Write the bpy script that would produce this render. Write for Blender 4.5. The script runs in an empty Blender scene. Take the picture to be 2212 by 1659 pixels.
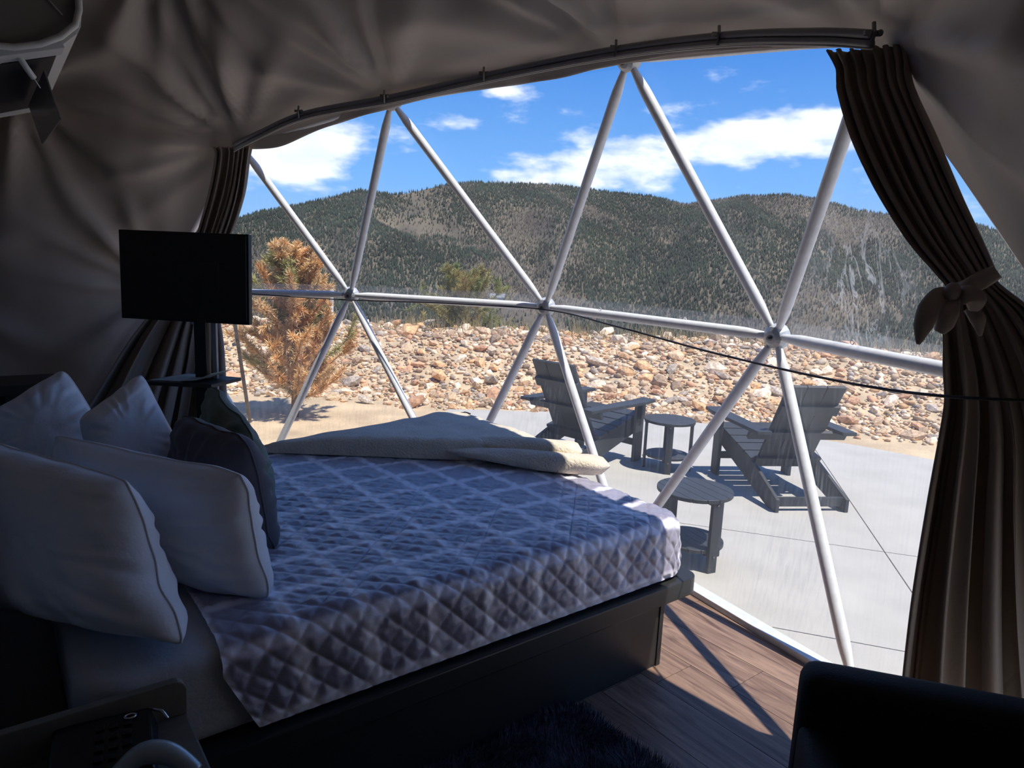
import bpy, bmesh, math, random
import numpy as np
from mathutils import Vector, Matrix

# ------------------------------------------------------------------ camera, sky, sun, exposure
scene = bpy.context.scene
COL = scene.collection
cam_data = bpy.data.cameras.new('camera')
cam = bpy.data.objects.new('camera', cam_data)
COL.objects.link(cam)
cam_data.sensor_width = 36.0
cam_data.lens = 36.0 * 1471.0 / 2212.0
cam_data.clip_start = 0.02
cam_data.clip_end = 12000
PIT, ROL = 0.1662, 0.0438
_r = Vector((1, 0, 0)); _f = Vector((0, math.cos(PIT), -math.sin(PIT))); _u = Vector((0, math.sin(PIT), math.cos(PIT)))
_r2 = _r * math.cos(ROL) + _u * math.sin(ROL); _u2 = -_r * math.sin(ROL) + _u * math.cos(ROL)
cam.matrix_world = Matrix(((_r2.x, _u2.x, -_f.x, 0), (_r2.y, _u2.y, -_f.y, 0), (_r2.z, _u2.z, -_f.z, 1.6), (0, 0, 0, 1)))
scene.camera = cam
scene.view_settings.view_transform = 'Standard'
scene.view_settings.look = 'None'
scene.view_settings.gamma = 1.0
scene.view_settings.use_curve_mapping = False
scene.view_settings.exposure = 0.38
scene.cycles.max_bounces = 7
scene.cycles.diffuse_bounces = 4
scene.cycles.glossy_bounces = 2
scene.cycles.transparent_max_bounces = 10
scene.cycles.use_adaptive_sampling = True
scene.cycles.adaptive_threshold = 0.06
scene.cycles.caustics_reflective = False
scene.cycles.caustics_refractive = False
scene.cycles.sample_clamp_indirect = 6.0

def build_world():
    w = bpy.data.worlds.new('sky'); scene.world = w; w.use_nodes = True
    nt = w.node_tree; nt.nodes.clear(); N = nt.nodes.new; L = nt.links.new
    out = N('ShaderNodeOutputWorld'); bg = N('ShaderNodeBackground'); L(bg.outputs[0], out.inputs[0])
    tc = N('ShaderNodeTexCoord'); sep = N('ShaderNodeSeparateXYZ'); L(tc.outputs['Generated'], sep.inputs[0])
    ramp = N('ShaderNodeValToRGB'); L(sep.outputs[2], ramp.inputs[0])
    cr = ramp.color_ramp
    cr.elements[0].position = 0.0; cr.elements[0].color = (0.33, 0.53, 0.86, 1)
    cr.elements[1].position = 0.75; cr.elements[1].color = (0.03, 0.13, 0.46, 1)
    e = cr.elements.new(0.12); e.color = (0.165, 0.40, 0.82, 1)
    e = cr.elements.new(0.28); e.color = (0.050, 0.225, 0.66, 1)
    e = cr.elements.new(0.42); e.color = (0.036, 0.18, 0.58, 1)
    # clouds: project the view direction on a layer overhead, soft noise, cumulus banked towards the horizon
    def m(op, a, b=None):
        n = N('ShaderNodeMath'); n.operation = op
        for i, v in enumerate((a, b)):
            if v is None: continue
            if isinstance(v, (int, float)): n.inputs[i].default_value = v
            else: L(v, n.inputs[i])
        return n.outputs[0]
    mp = N('ShaderNodeMapping'); mp.inputs['Scale'].default_value = (1, 1, 2.6); mp.inputs['Location'].default_value = (0.37, 0.12, 0.05)
    L(tc.outputs['Generated'], mp.inputs[0])
    nz = N('ShaderNodeTexNoise'); nz.inputs['Scale'].default_value = 5.2; nz.inputs['Detail'].default_value = 6; nz.inputs['Roughness'].default_value = 0.58
    L(mp.outputs[0], nz.inputs['Vector'])
    nd = N('ShaderNodeTexNoise'); nd.inputs['Scale'].default_value = 16; nd.inputs['Detail'].default_value = 4
    L(mp.outputs[0], nd.inputs['Vector'])
    # cumulus banks seen over the ridge: soft lobes in direction space (azimuth, elevation, half sizes, weight)
    az = m('ARCTAN2', sep.outputs[0], sep.outputs[1])
    el = m('ARCSINE', sep.outputs[2])
    total = None
    for a0, e0, sa, se, wt in CLOUDS:
        da = m('DIVIDE', m('SUBTRACT', az, math.radians(a0)), math.radians(sa))
        de = m('DIVIDE', m('SUBTRACT', el, math.radians(e0)), math.radians(se))
        g = m('MULTIPLY', m('EXPONENT', m('MULTIPLY', m('ADD', m('MULTIPLY', da, da), m('MULTIPLY', de, de)), -1.0)), wt)
        total = g if total is None else m('ADD', total, g)
    cov = m('ADD', m('ADD', nz.outputs['Fac'], total), m('MULTIPLY', m('SUBTRACT', nd.outputs['Fac'], 0.5), 0.50))
    mr = N('ShaderNodeMapRange'); mr.interpolation_type = 'SMOOTHSTEP'
    mr.inputs['From Min'].default_value = 0.575; mr.inputs['From Max'].default_value = 0.83
    L(cov, mr.inputs['Value'])
    lo = N('ShaderNodeMapRange'); lo.inputs['From Min'].default_value = 0.0; lo.inputs['From Max'].default_value = 0.10
    L(sep.outputs[2], lo.inputs['Value'])
    fac = m('MULTIPLY', m('MULTIPLY', mr.outputs[0], lo.outputs[0]), 0.92)
    cc = N('ShaderNodeMix'); cc.data_type = 'RGBA'
    cc.inputs[6].default_value = (0.66, 0.74, 0.86, 1); cc.inputs[7].default_value = (1.10, 1.12, 1.15, 1)
    L(nd.outputs['Fac'], cc.inputs[0])
    mx = N('ShaderNodeMix'); mx.data_type = 'RGBA'
    L(fac, mx.inputs[0]); L(ramp.outputs[0], mx.inputs[6]); L(cc.outputs[2], mx.inputs[7])
    L(mx.outputs[2], bg.inputs['Color']); bg.inputs['Strength'].default_value = 1.0

CLOUDS = [(-15.2, 8.6, 3.4, 1.9, 0.36), (-20, 6.8, 5.0, 2.3, 0.34), (3, 8.0, 8.0, 2.0, 0.30), (9.0, 9.6, 4.5, 2.2, 0.30),
          (17.5, 10.4, 4.2, 1.5, 0.36), (24.5, 10.6, 3.0, 1.8, 0.36), (-2.3, 13.8, 2.2, 0.8, 0.30), (11.0, 12.6, 1.6, 0.6, 0.18)]
build_world()

sd = bpy.data.lights.new('sun', 'SUN'); sun = bpy.data.objects.new('sun', sd); COL.objects.link(sun)
sd.energy = 4.6; sd.angle = math.radians(0.53); sd.color = (1.0, 0.95, 0.88)
sun.rotation_euler = Vector((-0.39, 0.23, -1.0)).to_track_quat('-Z', 'Y').to_euler()
sun.location = (0, 0, 30)

# ------------------------------------------------------------------ helpers
random.seed(7)
RNG = np.random.default_rng(11)
TH = 0.66
DL = np.array([math.cos(TH), math.sin(TH), 0.0]); DW = np.array([math.sin(TH), -math.cos(TH), 0.0])
def bw(l, w, z): return tuple(DL * l + DW * w + np.array([0, 0, z]))

def tag(o, label=None, cat=None, group=None, kind=None):
    if label: o['label'] = label
    if cat: o['category'] = cat
    if group: o['group'] = group
    if kind: o['kind'] = kind
    return o

def empty(name, loc=(0, 0, 0), rz=0.0):
    o = bpy.data.objects.new(name, None); COL.objects.link(o)
    o.location = loc; o.rotation_euler = (0, 0, rz); o.empty_display_size = 0.1
    return o

def link_mesh(name, me, mat, parent=None):
    o = bpy.data.objects.new(name, me); COL.objects.link(o)
    if mat is not None and not me.materials: me.materials.append(mat)
    if parent is not None: o.parent = parent
    return o

def copy_tree(o, parent=None):
    c = o.copy(); COL.objects.link(c); c.parent = parent
    for ch in list(o.children): copy_tree(ch, c)
    return c

class MB:
    def __init__(s): s.v = []; s.f = []; s.uv = None
    def add(s, vs, fs):
        n = len(s.v); s.v += [tuple(map(float, q)) for q in vs]; s.f += [tuple(i + n for i in f) for f in fs]; return s
    def box(s, c, size, rot=None, taper=None):
        x, y, z = [q / 2 for q in size]
        P = [Vector((a * x, b * y, d * z)) for d in (-1, 1) for b in (-1, 1) for a in (-1, 1)]
        if taper:
            for q in P[4:]: q.x *= taper; q.y *= taper
        if rot is not None: P = [rot @ q for q in P]
        c = Vector(c)
        return s.add([q + c for q in P], [(0, 2, 3, 1), (4, 5, 7, 6), (0, 1, 5, 4), (2, 6, 7, 3), (0, 4, 6, 2), (1, 3, 7, 5)])
    def board(s, a, b, wd, th, side=(1, 0, 0)):
        # a board from a to b, wide along side, thick across
        a = Vector(a); b = Vector(b); d = (b - a).normalized(); sx = Vector(side); sx = (sx - d * sx.dot(d)).normalized(); n = d.cross(sx)
        vs = []
        for q in (a, b):
            for i, j in ((-1, -1), (1, -1), (1, 1), (-1, 1)): vs.append(q + sx * (wd / 2 * i) + n * (th / 2 * j))
        return s.add(vs, [(3, 2, 1, 0), (4, 5, 6, 7), (0, 1, 5, 4), (1, 2, 6, 5), (2, 3, 7, 6), (3, 0, 4, 7)])
    def tube(s, pts, r, n=10, cap=True):
        pts = [Vector(q) for q in pts]; k = len(pts); rr = r if isinstance(r, (list, tuple)) else [r] * k
        vs = []; prev = None
        for i, q in enumerate(pts):
            d = (pts[min(i + 1, k - 1)] - pts[max(i - 1, 0)]).normalized()
            if prev is None:
                ref = Vector((0, 0, 1)) if abs(d.z) < 0.9 else Vector((1, 0, 0)); a = d.cross(ref).normalized()
            else: a = (prev - d * prev.dot(d)).normalized()
            prev = a; b = d.cross(a)
            for j in range(n):
                t = 2 * math.pi * j / n; vs.append(q + (a * math.cos(t) + b * math.sin(t)) * rr[i])
        fs = [(i * n + j, i * n + (j + 1) % n, (i + 1) * n + (j + 1) % n, (i + 1) * n + j) for i in range(k - 1) for j in range(n)]
        if cap: fs += [tuple(reversed(range(n))), tuple((k - 1) * n + j for j in range(n))]
        return s.add(vs, fs)
    def disc(s, c, r, h, n=32, r2=None):
        r2 = r if r2 is None else r2
        vs = [(c[0] + rr * math.cos(2 * math.pi * j / n), c[1] + rr * math.sin(2 * math.pi * j / n), c[2] + z) for rr, z in ((r, 0), (r2, h)) for j in range(n)]
        return s.add(vs, [tuple(reversed(range(n))), tuple(n + j for j in range(n))] + [(j, (j + 1) % n, n + (j + 1) % n, n + j) for j in range(n)])
    def prism(s, poly, z0, z1):
        n = len(poly)
        vs = [(q[0], q[1], z0) for q in poly] + [(q[0], q[1], z1) for q in poly]
        return s.add(vs, [tuple(reversed(range(n))), tuple(range(n, 2 * n))] + [(j, (j + 1) % n, n + (j + 1) % n, n + j) for j in range(n)])
    def ball(s, c, r, nu=12, nv=8, sc=(1, 1, 1)):
        vs = [(c[0], c[1], c[2] - r * sc[2])]
        for i in range(1, nv):
            p = -math.pi / 2 + math.pi * i / nv
            for j in range(nu):
                t = 2 * math.pi * j / nu
                vs.append((c[0] + r * sc[0] * math.cos(p) * math.cos(t), c[1] + r * sc[1] * math.cos(p) * math.sin(t), c[2] + r * sc[2] * math.sin(p)))
        vs.append((c[0], c[1], c[2] + r * sc[2])); last = len(vs) - 1
        fs = [(0, 1 + (j + 1) % nu, 1 + j) for j in range(nu)]
        for i in range(nv - 2):
            for j in range(nu):
                a = 1 + i * nu + j; b = 1 + i * nu + (j + 1) % nu; fs.append((a, b, b + nu, a + nu))
        o = 1 + (nv - 2) * nu
        fs += [(o + j, o + (j + 1) % nu, last) for j in range(nu)]
        return s.add(vs, fs)
    def build(s, name, mat, parent=None, smooth=False, bevel=0.0, bseg=2, sub=0, fix=True, shade_angle=None):
        me = bpy.data.meshes.new(name); me.from_pydata(s.v, [], s.f); me.update()
        if fix or bevel:
            bm = bmesh.new(); bm.from_mesh(me)
            if fix: bmesh.ops.recalc_face_normals(bm, faces=bm.faces)
            if bevel:
                ed = [e for e in bm.edges if len(e.link_faces) == 2 and e.calc_face_angle(0) > 0.5]
                bmesh.ops.bevel(bm, geom=ed, offset=bevel, segments=bseg, profile=0.6, affect='EDGES', clamp_overlap=True)
            bm.to_mesh(me); bm.free()
        if smooth: me.polygons.foreach_set('use_smooth', [True] * len(me.polygons))
        o = link_mesh(name, me, mat, parent)
        if sub:
            md = o.modifiers.new('sub', 'SUBSURF'); md.levels = md.render_levels = sub
        return o

def grid_mesh(name, P, mat, parent=None, uv=None, wrap=False, smooth=True):
    """P: (n,m,3) array of points -> one mesh"""
    P = np.asarray(P, dtype=np.float64); n, m = P.shape[:2]
    idx = np.arange(n * m).reshape(n, m)
    if wrap: idx = np.concatenate([idx, idx[:, :1]], axis=1)
    q = np.stack([idx[:-1, :-1], idx[1:, :-1], idx[1:, 1:], idx[:-1, 1:]], axis=-1).reshape(-1, 4)
    me = fast_mesh(name, P.reshape(-1, 3), q, smooth)
    if uv is not None:
        ul = me.uv_layers.new(name='cloth'); flat = np.asarray(uv, dtype=np.float32).reshape(-1, 2)[q.reshape(-1)]
        ul.data.foreach_set('uv', flat.reshape(-1))
    return link_mesh(name, me, mat, parent)

def fast_mesh(name, V, F, smooth=True):
    V = np.asarray(V, dtype=np.float32); F = np.asarray(F, dtype=np.int32); k = F.shape[1]
    me = bpy.data.meshes.new(name)
    me.vertices.add(len(V)); me.vertices.foreach_set('co', V.reshape(-1))
    me.loops.add(F.size); me.loops.foreach_set('vertex_index', F.reshape(-1))
    me.polygons.add(len(F)); me.polygons.foreach_set('loop_start', np.arange(0, F.size, k, dtype=np.int32))
    try: me.polygons.foreach_set('loop_total', np.full(len(F), k, dtype=np.int32))
    except Exception: pass
    if smooth: me.polygons.foreach_set('use_smooth', np.ones(len(F), dtype=bool))
    me.update(calc_edges=True); me.validate()
    return me

def vnoise(P, scale, seed=0):
    """smooth value noise of 2D/3D points, about -1..1"""
    P = np.asarray(P, dtype=np.float64) * scale
    if P.shape[-1] == 2: P = np.concatenate([P, np.zeros(P.shape[:-1] + (1,))], axis=-1)
    i = np.floor(P).astype(np.int64); f = P - i; f = f * f * (3 - 2 * f)
    def h(a):
        n = (a[..., 0] * 374761393 + a[..., 1] * 668265263 + a[..., 2] * 2147483647 + seed * 974634777) & 0x7fffffff
        n = ((n ^ (n >> 13)) * 1274126177) & 0x7fffffff
        n = (n ^ (n >> 16)) & 0xffff
        return n / 32767.5 - 1.0
    r = 0.0
    for dx in (0, 1):
        for dy in (0, 1):
            for dz in (0, 1):
                wgt = (f[..., 0] if dx else 1 - f[..., 0]) * (f[..., 1] if dy else 1 - f[..., 1]) * (f[..., 2] if dz else 1 - f[..., 2])
                r = r + wgt * h(i + np.array([dx, dy, dz]))
    return r
def fbm(P, scale, seed=0, oct=4):
    r = 0; a = 1.0
    for o in range(oct): r = r + a * vnoise(P, scale * 2 ** o, seed + o); a *= 0.5
    return r

# ------------------------------------------------------------------ materials
def mat(name, col, rough=0.6, metal=0.0, var=0.0, vscale=8.0, bump=0.0, bscale=60.0, spec=0.5, sheen=0.0, stretch=None, col2=None, coord='Object', attr=None, detail=4.0):
    m = bpy.data.materials.new(name); m.use_nodes = True; nt = m.node_tree; b = nt.nodes['Principled BSDF']
    b.inputs['Base Color'].default_value = (*col, 1); b.inputs['Roughness'].default_value = rough; b.inputs['Metallic'].default_value = metal
    b.inputs['Specular IOR Level'].default_value = spec
    if sheen: b.inputs['Sheen Weight'].default_value = sheen; b.inputs['Sheen Roughness'].default_value = 0.4
    N = nt.nodes.new; L = nt.links.new
    tc = N('ShaderNodeTexCoord'); src = tc.outputs[coord]
    if stretch:
        mp = N('ShaderNodeMapping'); mp.inputs['Scale'].default_value = stretch; L(src, mp.inputs[0]); src = mp.outputs[0]
    last = None
    if var or col2:
        nz = N('ShaderNodeTexNoise'); nz.inputs['Scale'].default_value = vscale; nz.inputs['Detail'].default_value = detail; L(src, nz.inputs['Vector'])
        mr = N('ShaderNodeMapRange'); mr.inputs['From Min'].default_value = 0.3; mr.inputs['From Max'].default_value = 0.7; L(nz.outputs['Fac'], mr.inputs['Value'])
        mx = N('ShaderNodeMix'); mx.data_type = 'RGBA'
        c2 = col2 if col2 else tuple(min(1, c * (1 + var)) for c in col)
        c1 = col if col2 else tuple(c * (1 - var) for c in col)
        mx.inputs[6].default_value = (*c1, 1); mx.inputs[7].default_value = (*c2, 1); L(mr.outputs[0], mx.inputs[0])
        last = mx.outputs[2]
    if attr:
        at = N('ShaderNodeAttribute'); at.attribute_name = attr
        if last is None: last = at.outputs['Color']
        else:
            mu = N('ShaderNodeMix'); mu.data_type = 'RGBA'; mu.blend_type = 'MULTIPLY'; mu.inputs[0].default_value = 1.0
            L(last, mu.inputs[6]); L(at.outputs['Color'], mu.inputs[7]); last = mu.outputs[2]
    if last is not None: L(last, b.inputs['Base Color'])
    if bump:
        n2 = N('ShaderNodeTexNoise'); n2.inputs['Scale'].default_value = bscale; n2.inputs['Detail'].default_value = 5; L(src, n2.inputs['Vector'])
        bp = N('ShaderNodeBump'); bp.inputs['Strength'].default_value = bump; bp.inputs['Distance'].default_value = 0.02; L(n2.outputs['Fac'], bp.inputs['Height']); L(bp.outputs[0], b.inputs['Normal'])
    return m

def random_tint(m, amount=0.25):
    """small value shift per object"""
    nt = m.node_tree; b = nt.nodes['Principled BSDF']; N = nt.nodes.new; L = nt.links.new
    oi = N('ShaderNodeObjectInfo'); mr = N('ShaderNodeMapRange'); mr.inputs['To Min'].default_value = 1 - amount; mr.inputs['To Max'].default_value = 1 + amount
    L(oi.outputs['Random'], mr.inputs['Value'])
    hv = N('ShaderNodeHueSaturation'); L(mr.outputs[0], hv.inputs['Value'])
    lk = [l for l in nt.links if l.to_socket == b.inputs['Base Color']]
    if lk: L(lk[0].from_socket, hv.inputs['Color'])
    else: hv.inputs['Color'].default_value = b.inputs['Base Color'].default_value
    L(hv.outputs[0], b.inputs['Base Color'])
    return m

M = {}
M['strut'] = mat('white_strut', (0.90, 0.91, 0.92), 0.32, 0.0, var=0.06, vscale=30)
M['hub'] = mat('hub_metal', (0.62, 0.64, 0.65), 0.4, 0.3)
M['bolt'] = mat('bolt_steel', (0.25, 0.25, 0.25), 0.35, 0.9)
M['rail'] = mat('rail_grey', (0.30, 0.30, 0.305), 0.4)
M['black_metal'] = mat('black_metal', (0.012, 0.012, 0.013), 0.42)
M['black_cord'] = mat('black_cord', (0.02, 0.018, 0.025), 0.6)
M['bedframe'] = mat('bed_frame_black', (0.030, 0.031, 0.030), 0.38)
M['sheet'] = mat('white_sheet', (0.62, 0.63, 0.66), 0.75, bump=0.25, bscale=22)
M['pillow'] = mat('white_pillow', (0.86, 0.89, 0.95), 0.55, bump=0.22, bscale=16, sheen=0.4)
M['pillow_dark'] = mat('charcoal_pillow', (0.10, 0.095, 0.11), 0.7, bump=0.3, bscale=14, sheen=0.2)
M['pillow_green'] = mat('green_pillow', (0.17, 0.21, 0.165), 0.75, bump=0.3, bscale=14, sheen=0.15)
M['blanket'] = mat('beige_fleece', (0.80, 0.70, 0.55), 0.9, var=0.08, vscale=9, bump=0.5, bscale=90, sheen=0.5)
M['tv'] = mat('tv_screen', (0.008, 0.008, 0.009), 0.30)
M['paper'] = mat('paper_menu', (0.42, 0.48, 0.44), 0.6, var=0.25, vscale=14)
M['ac'] = mat('white_plastic', (0.66, 0.69, 0.70), 0.35)
M['ac_body'] = mat('grey_plastic', (0.19, 0.19, 0.185), 0.5)
M['ac_shade'] = mat('outlet_shade', (0.02, 0.02, 0.022), 0.5)
M['nightstand'] = mat('dark_taupe_laminate', (0.20, 0.175, 0.14), 0.5, var=0.12, vscale=18, stretch=(1, 8, 1))
M['dark_wood'] = mat('dark_wood', (0.018, 0.015, 0.014), 0.5)
M['device'] = mat('dark_glossy_plastic', (0.012, 0.015, 0.02), 0.25)
M['silver'] = mat('silver_plastic', (0.45, 0.55, 0.60), 0.28, 0.3)
M['chrome'] = mat('chrome', (0.7, 0.7, 0.72), 0.15, 1.0)
M['armchair'] = mat('black_upholstery', (0.014, 0.014, 0.016), 0.75, bump=0.2, bscale=200)
M['rug'] = mat('charcoal_shag', (0.17, 0.175, 0.22), 0.95, var=0.5, vscale=30)
M['patio'] = mat('brushed_concrete', (0.45, 0.43, 0.385), 0.85, var=0.07, vscale=3.5, bump=0.12, bscale=160, detail=8)
M['dirt'] = mat('tan_dirt', (0.54, 0.41, 0.255), 0.95, var=0.22, vscale=2.2, bump=0.6, bscale=30, detail=9)
M['poly_wood'] = mat('charcoal_plastic_lumber', (0.034, 0.038, 0.043), 0.55, var=0.12, vscale=25, stretch=(1, 1, 0.2))
M['steel_stake'] = mat('rusty_stake', (0.10, 0.075, 0.055), 0.8, var=0.4, vscale=40)
M['bark'] = mat('bark', (0.20, 0.13, 0.08), 0.9, var=0.3, vscale=30, bump=0.6, bscale=60)
M['needle'] = mat('dry_needles', (1, 1, 1), 0.8, attr='tint')
M['headboard'] = mat('pale_headboard', (0.45, 0.47, 0.46), 0.6)
M['partition'] = mat('taupe_partition', (0.20, 0.185, 0.175), 0.8)
M['trim'] = mat('white_threshold', (0.74, 0.77, 0.80), 0.4, var=0.06, vscale=25)
M['trim_tan'] = mat('tan_seal', (0.42, 0.40, 0.31), 0.7)
M['rock'] = random_tint(mat('quarry_rock', (0.60, 0.50, 0.39), 0.9, var=0.42, vscale=4.5, bump=0.7, bscale=18, detail=8, attr='tint'), 0.22)
M['house'] = mat('pale_siding', (0.6, 0.6, 0.6), 0.7)
M['house_roof'] = mat('grey_roof', (0.25, 0.26, 0.28), 0.7)
M['weed'] = mat('dry_weed', (0.36, 0.29, 0.14), 0.9, var=0.3, vscale=5)

def liner_material():
    m = mat('taupe_liner', (0.54, 0.485, 0.44), 0.5, bump=0.12, bscale=7, sheen=0.2)
    nt = m.node_tree; N = nt.nodes.new; L = nt.links.new
    b = nt.nodes['Principled BSDF']; tr = N('ShaderNodeBsdfTranslucent'); tr.inputs[0].default_value = (0.30, 0.27, 0.25, 1)
    mx = N('ShaderNodeMixShader'); mx.inputs[0].default_value = 0.0
    L(b.outputs[0], mx.inputs[1]); L(tr.outputs[0], mx.inputs[2]); L(mx.outputs[0], nt.nodes['Material Output'].inputs[0])
    return m
M['liner'] = liner_material()
def curtain_material():
    m = mat('taupe_curtain', (0.40, 0.33, 0.27), 0.5, bump=0.1, bscale=90, sheen=0.35)
    nt = m.node_tree; N = nt.nodes.new; L = nt.links.new
    b = nt.nodes['Principled BSDF']; tr = N('ShaderNodeBsdfTranslucent'); tr.inputs[0].default_value = (0.30, 0.24, 0.18, 1)
    mx = N('ShaderNodeMixShader'); mx.inputs[0].default_value = 0.16
    L(b.outputs[0], mx.inputs[1]); L(tr.outputs[0], mx.inputs[2]); L(mx.outputs[0], nt.nodes['Material Output'].inputs[0])
    return m
M['curtain'] = curtain_material()

def film_material(name, haze, streak):
    """clear vinyl: mostly see-through, a little gloss, dust and fine scratches that catch the light"""
    m = bpy.data.materials.new(name); m.use_nodes = True; nt = m.node_tree; nt.nodes.clear(); N = nt.nodes.new; L = nt.links.new
    out = N('ShaderNodeOutputMaterial'); tr = N('ShaderNodeBsdfTransparent'); tr.inputs[0].default_value = (0.97, 0.975, 0.98, 1)
    df = N('ShaderNodeBsdfTranslucent'); df.inputs[0].default_value = (0.85, 0.88, 0.9, 1)
    dd = N('ShaderNodeBsdfDiffuse'); dd.inputs[0].default_value = (0.85, 0.88, 0.9, 1)
    ad = N('ShaderNodeMixShader'); ad.inputs[0].default_value = 0.5; L(df.outputs[0], ad.inputs[1]); L(dd.outputs[0], ad.inputs[2])
    tc = N('ShaderNodeTexCoord'); mp = N('ShaderNodeMapping'); mp.inputs['Scale'].default_value = (70, 70, 1.2); L(tc.outputs['Object'], mp.inputs[0])
    nz = N('ShaderNodeTexNoise'); nz.inputs['Scale'].default_value = 1.0; nz.inputs['Detail'].default_value = 3; L(mp.outputs[0], nz.inputs['Vector'])
    n2 = N('ShaderNodeTexNoise'); n2.inputs['Scale'].default_value = 1.6; n2.inputs['Detail'].default_value = 4; L(tc.outputs['Object'], n2.inputs['Vector'])
    mr = N('ShaderNodeMapRange'); mr.inputs['From Min'].default_value = 0.45; mr.inputs['From Max'].default_value = 0.8; L(nz.outputs['Fac'], mr.inputs['Value'])
    m2 = N('ShaderNodeMapRange'); m2.inputs['From Min'].default_value = 0.35; m2.inputs['From Max'].default_value = 0.7; L(n2.outputs['Fac'], m2.inputs['Value'])
    mu = N('ShaderNodeMath'); mu.operation = 'MULTIPLY'; L(mr.outputs[0], mu.inputs[0]); L(m2.outputs[0], mu.inputs[1])
    ma = N('ShaderNodeMath'); ma.operation = 'MULTIPLY_ADD'; ma.inputs[1].default_value = streak; ma.inputs[2].default_value = haze; L(mu.outputs[0], ma.inputs[0])
    mx = N('ShaderNodeMixShader'); L(ma.outputs[0], mx.inputs[0]); L(tr.outputs[0], mx.inputs[1]); L(ad.outputs[0], mx.inputs[2])
    gl = N('ShaderNodeBsdfGlossy'); gl.inputs['Roughness'].default_value = 0.08
    lw = N('ShaderNodeLayerWeight'); lw.inputs[0].default_value = 0.15
    mg = N('ShaderNodeMath'); mg.operation = 'MULTIPLY'; mg.inputs[1].default_value = 0.10; L(lw.outputs['Fresnel'], mg.inputs[0])
    m3 = N('ShaderNodeMixShader'); L(mg.outputs[0], m3.inputs[0]); L(mx.outputs[0], m3.inputs[1]); L(gl.outputs[0], m3.inputs[2])
    L(m3.outputs[0], out.inputs[0])
    return m
M['film'] = film_material('clear_vinyl', 0.052, 0.05)
M['film_low'] = film_material('clear_vinyl_scuffed', 0.09, 0.32)
def crease_glints(base, centre):  # crinkle reflections put in as whiter haze lines; the pane stays flat
    m = base.copy(); m.name = 'clear_vinyl_crease_glints'; nt = m.node_tree; N = nt.nodes.new; L = nt.links.new
    ma = [n for n in nt.nodes if n.type == 'MATH' and n.operation == 'MULTIPLY_ADD'][0]; tgt = [l.to_socket for l in nt.links if l.from_node == ma][0]
    tc = N('ShaderNodeTexCoord'); mp = N('ShaderNodeMapping'); mp.inputs['Scale'].default_value = (11, 11, 3.2); L(tc.outputs['Object'], mp.inputs[0])
    nz = N('ShaderNodeTexNoise'); nz.inputs['Scale'].default_value = 1.0; nz.inputs['Detail'].default_value = 4; nz.inputs['Distortion'].default_value = 1.5; L(mp.outputs[0], nz.inputs['Vector'])
    d = N('ShaderNodeMath'); d.operation = 'SUBTRACT'; d.inputs[1].default_value = .5; L(nz.outputs['Fac'], d.inputs[0])
    ab = N('ShaderNodeMath'); ab.operation = 'ABSOLUTE'; L(d.outputs[0], ab.inputs[0])
    r = N('ShaderNodeMapRange'); r.inputs['From Min'].default_value = 0; r.inputs['From Max'].default_value = .030; r.inputs['To Min'].default_value = .60; r.inputs['To Max'].default_value = 0; L(ab.outputs[0], r.inputs['Value'])
    ds = N('ShaderNodeVectorMath'); ds.operation = 'DISTANCE'; ds.inputs[1].default_value = centre; L(tc.outputs['Object'], ds.inputs[0])
    r2 = N('ShaderNodeMapRange'); r2.interpolation_type = 'SMOOTHSTEP'; r2.inputs['From Min'].default_value = .06; r2.inputs['From Max'].default_value = .40; r2.inputs['To Min'].default_value = 1; r2.inputs['To Max'].default_value = 0; L(ds.outputs['Value'], r2.inputs['Value'])
    mu = N('ShaderNodeMath'); mu.operation = 'MULTIPLY'; L(r.outputs[0], mu.inputs[0]); L(r2.outputs[0], mu.inputs[1])
    ad = N('ShaderNodeMath'); ad.operation = 'ADD'; L(mu.outputs[0], ad.inputs[0]); L(ma.outputs[0], ad.inputs[1])
    h2 = N('ShaderNodeMath'); h2.operation = 'ADD'; h2.inputs[1].default_value = .035; L(ad.outputs[0], h2.inputs[0]); L(h2.outputs[0], tgt)
    return m
M['film_glints'] = crease_glints(M['film'], (1.202, 2.648, 1.552))
M['film_seam'] = film_material('vinyl_seam', 0.13, 0.0)

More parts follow.
